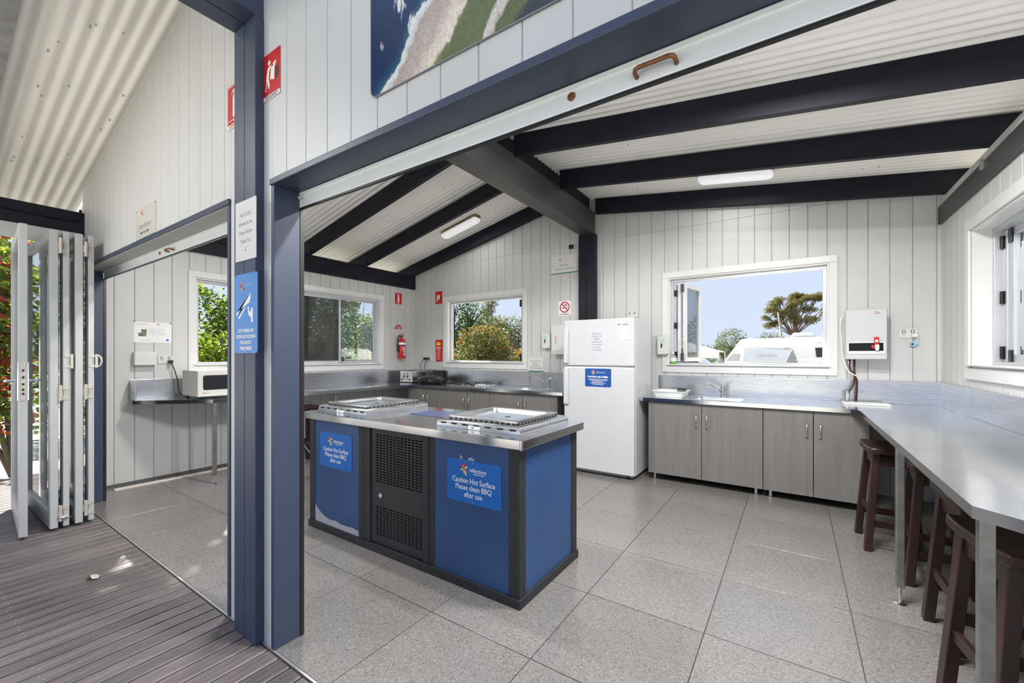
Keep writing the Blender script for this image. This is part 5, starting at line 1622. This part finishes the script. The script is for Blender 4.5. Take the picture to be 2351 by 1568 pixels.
MB().prism([(.02, 1.16), (4.2, 1.16), (4.2, 1.25), (.30, 1.22)], lambda u, v, n: (u, 20.6 - n, v), .0, .35).build('bonnet', CARAV, cv2)
for x in (.9, 1.9):
    MB().tube([(x, 21.3, G0 + .33), (x, 21.55, G0 + .33)], .33, 20).build('wheel', BLK, cv2)
for x in (-1.7, 4.0):
    MB().box(x - .04, x + .04, 21.5, 21.6, G0, .12).build('stand', GALV, cv2)
mq = thing('marquee', 'white marquee roof beside the parked caravans', 'marquee', (-4.6, 26.5, G0))
MB().add([(-6.2, 25.5, 1.55), (-3.45, 25.5, 1.55), (-3.45, 28.3, 1.55), (-6.2, 28.3, 1.55), (-5.3, 26.9, 2.15)], [(0, 1, 4), (1, 2, 4), (2, 3, 4), (3, 0, 4)]).build('roof', CARAV, mq)
MB().box(-6.2, -3.45, 25.49, 25.53, 1.2, 1.55).build('valance', mat('valance_grey', (.6, .6, .58), .6), mq)
for x in (-6.15, -3.5):
    for y in (25.55, 28.25):
        MB().box(x - .03, x + .03, y - .03, y + .03, G0, 1.56).build('leg', GALV, mq)
cr_ = thing('white_car', 'white car roof just visible below the marquee', 'car', (-4.2, 20.2, G0))
MB().prism([(-6.3, .15), (-6.2, .6), (-5.5, .75), (-5.0, 1.16), (-3.4, 1.20), (-2.9, .80), (-2.2, .7), (-2.1, .15)], lambda u, v, n: (u, n, v), 19.4, 21.0).build('body', CARAV, cr_, bev=.08, seg=3)
MB().prism([(-5.35, .80), (-4.95, 1.10), (-3.5, 1.12), (-3.05, .82)], lambda u, v, n: (u, 19.4 - n, v), .002, .02).build('side_glass', CARWIN, cr_)
for x in (-5.5, -2.8):
    MB().tube([(x, 19.38, G0 + .30), (x, 19.6, G0 + .30)], .30, 18).build('wheel', BLK, cr_)
# beyond the cooktop window
tree('rust_bush', 'big rust tipped bush outside the cooktop window', 'bush', (-8.5, 11, G0), [(-8.75, 11, 1.35, .85, .8, 1.05), (-8.25, 11, 1.55, .7, .7, .85), (-8.0, 11, .9, .75, .8, .85), (-9.2, 11, .7, .6, .7, .85)], 9000, .050, [L_OLV, L_MID, L_BRN], 21, .06, tip=2)
tree('rust_bush', 'small rust tipped bush right of the big rust tipped bush', 'bush', (-6.6, 10.4, G0), [(-6.62, 10.4, .85, .42, .5, .75)], 1800, .050, [L_OLV, L_LIT, L_BRN], 22, .04, tip=2)
tree('shade_tree', 'tall dark tree left of the rust tipped bush', 'tree', (-16.3, 18.4, G0), [(-16.6, 18.4, 3.5, 1.4, 1.1, 2.1), (-15.2, 18.4, 3.6, .9, .9, 1.0), (-15.5, 18.4, 1.8, 1.5, 1.1, 1.8), (-18.4, 18.4, 2.8, 1.5, 1.1, 2.2)], 9000, .075, [L_DARK, L_DARK, L_MID], 23, .2)
tree('grey_tree', 'pale grey green tree right of the rust tipped bush', 'tree', (-12.1, 17, G0), [(-12.3, 17, 2.1, .9, .9, 1.3), (-11.4, 17, 1.9, 1.0, .9, 1.4), (-10.4, 17, 2.0, .9, .9, 1.4), (-9.6, 17, 1.7, .9, .9, 1.5)], 7500, .062, [L_GRY, L_OLV, L_DARK], 24, .12, bark=BARKP)
tree('gum_tree', 'thin open gum tree against the sky behind the bushes', 'tree', (-18.1, 24, G0), [(-18.3, 24, 4.5, .6, .6, .8), (-17.9, 24, 5.2, .5, .5, .6), (-18.8, 24, 3.6, .7, .7, .6), (-17.4, 24, 3.5, .7, .7, .6)], 2600, .07, [L_OLV, L_GRY], 25, .12, bark=BARKP, shell=.1)
tree('back_hedge', 'dark green backdrop hedge behind the cooktop window bushes', 'hedge', (-18, 27, G0), [(-24, 27, 1.5, 2.6, 1, 2.2), (-20.5, 27, 1.6, 2.6, 1, 2.2), (-17, 27, 1.5, 2.6, 1, 2.1), (-13.5, 27, 1.4, 2.6, 1, 2.1)], 6500, .12, [L_DARK, L_MID, L_OLV], 26, .2)
# beyond the left wall windows
tree('back_hedge', 'dark green backdrop hedge beyond the sliding window trees', 'hedge', (-23, 16, G0), [(-23, 11.5, 1.2, 1.2, 2.0, 2.0), (-23, 14.5, 1.3, 1.2, 2.0, 2.0), (-23, 17.5, 1.3, 1.2, 2.0, 2.0), (-23, 20.5, 1.2, 1.2, 2.0, 2.0)], 7000, .12, [L_DARK, L_MID, L_OLV], 27, .2)
tree('garden_tree', 'bright green tree outside the sliding window', 'tree', (-16.5, 13, G0), [(-16.5, 11.7, 1.6, 1.1, 1.1, 1.75), (-16.5, 13.0, 1.75, 1.1, 1.1, 1.75), (-16.5, 14.4, 1.6, 1.1, 1.1, 1.6)], 14000, .065, [L_MID, L_OLV, L_LIT], 31, .12)
tree('shade_tree', 'tall dark tree behind the dusty sliding window pane', 'tree', (-13.2, 8.3, G0), [(-13.2, 8.4, 2.6, 1.0, 1.05, 1.9), (-13.2, 7.4, 2.0, 1.0, 1.0, 2.1), (-13.2, 7.9, .9, 1.0, 1.3, 1.2), (-13.2, 9.0, 3.6, .7, .62, .9)], 12000, .068, [L_DARK, L_GRY, L_MID], 32, .16)
tree('clipped_hedge', 'bright yellow green hedge outside the microwave window', 'hedge', (-8.9, 2.8, G0), [(-8.9, 2.2, .6, .5, .7, 1.05), (-8.9, 3.1, .72, .5, .7, 1.1), (-8.9, 3.55, .72, .5, .45, 1.1)], 8000, .055, [L_LIT, L_MID, L_LIT], 33, .05)
tree('canopy_tree', 'broad green tree canopy behind the yellow green hedge', 'tree', (-12.2, 4.9, G0), [(-12.2, 4.1, 2.2, .8, 1.1, .95), (-12.2, 5.4, 2.1, .8, 1.0, .9), (-12.4, 4.7, .9, .9, 1.5, .9)], 8500, .062, [L_DARK, L_MID, L_LIT], 34, .14)
tree('overhanging_tree', 'dark overhanging branch tree outside the microwave window', 'tree', (-8.3, 4.25, G0), [(-8.9, 3.6, 4.75, 1.2, 1.4, .85), (-8.6, 5.0, 4.7, 1.3, 1.3, 1.1), (-9.4, 6.4, 5.2, 1.4, 1.4, 1.1), (-7.8, 3.1, 3.46, .5, .6, .30), (-8.3, 4.6, 3.8, .6, .7, .3), (-8.0, 3.2, 3.75, .7, .8, .42)], 16000, .075, [L_DARK, L_MID], 35, .16, shell=.2, fork=(-8.35, 4.3, 2.5))
tree('red_shrub', 'sunlit red and yellow leaved shrub beside the deck', 'shrub', (-8.9, .95, G0), [(-8.9, .75, 1.2, .55, .5, .75), (-8.7, .85, 2.0, .5, .45, .6), (-9.1, 1.1, 2.6, .5, .5, .6), (-9.0, .6, .5, .5, .45, .5)], 2600, .075, [L_LIT, L_RED, L_MID], 36, .04, shell=.2)
tree('garden_tree', 'leafy backdrop tree beyond the red leaved shrub', 'tree', (-13.5, .4, G0), [(-13.5, .9, 2.3, 1.2, 1.0, 1.6), (-13.5, -.6, 1.8, 1.2, 1.2, 1.6)], 5000, .08, [L_MID, L_DARK, L_LIT], 37, .12)
# beyond the right wall window
cv3 = thing('caravan', 'long white caravan beyond the right wall window', 'caravan', (9.5, 12, G0), 'parked caravans')
MB().prism([(7.5, .15), (7.5, 1.55), (7.8, 1.70), (17, 1.70), (17, .15)], lambda u, v, n: (u, n, v), 12.5, 14.8).build('shell', CARAV, cv3, bev=.06, seg=3)
MB().box(7.6, 16.5, 12.47, 12.495, .62, .72).build('stripe', mat('tan_stripe', (.45, .25, .13), .4), cv3)
for x in (9.5, 10.4):
    MB().tube([(x, 12.6, G0 + .33), (x, 12.85, G0 + .33)], .33, 18).build('wheel', BLK, cv3)
tree('garden_tree', 'small round tree behind the long white caravan', 'tree', (9, 24, G0), [(9, 24, 2.2, 1.4, 1.2, 1.6)], 2200, .08, [L_DARK, L_MID], 38, .12)
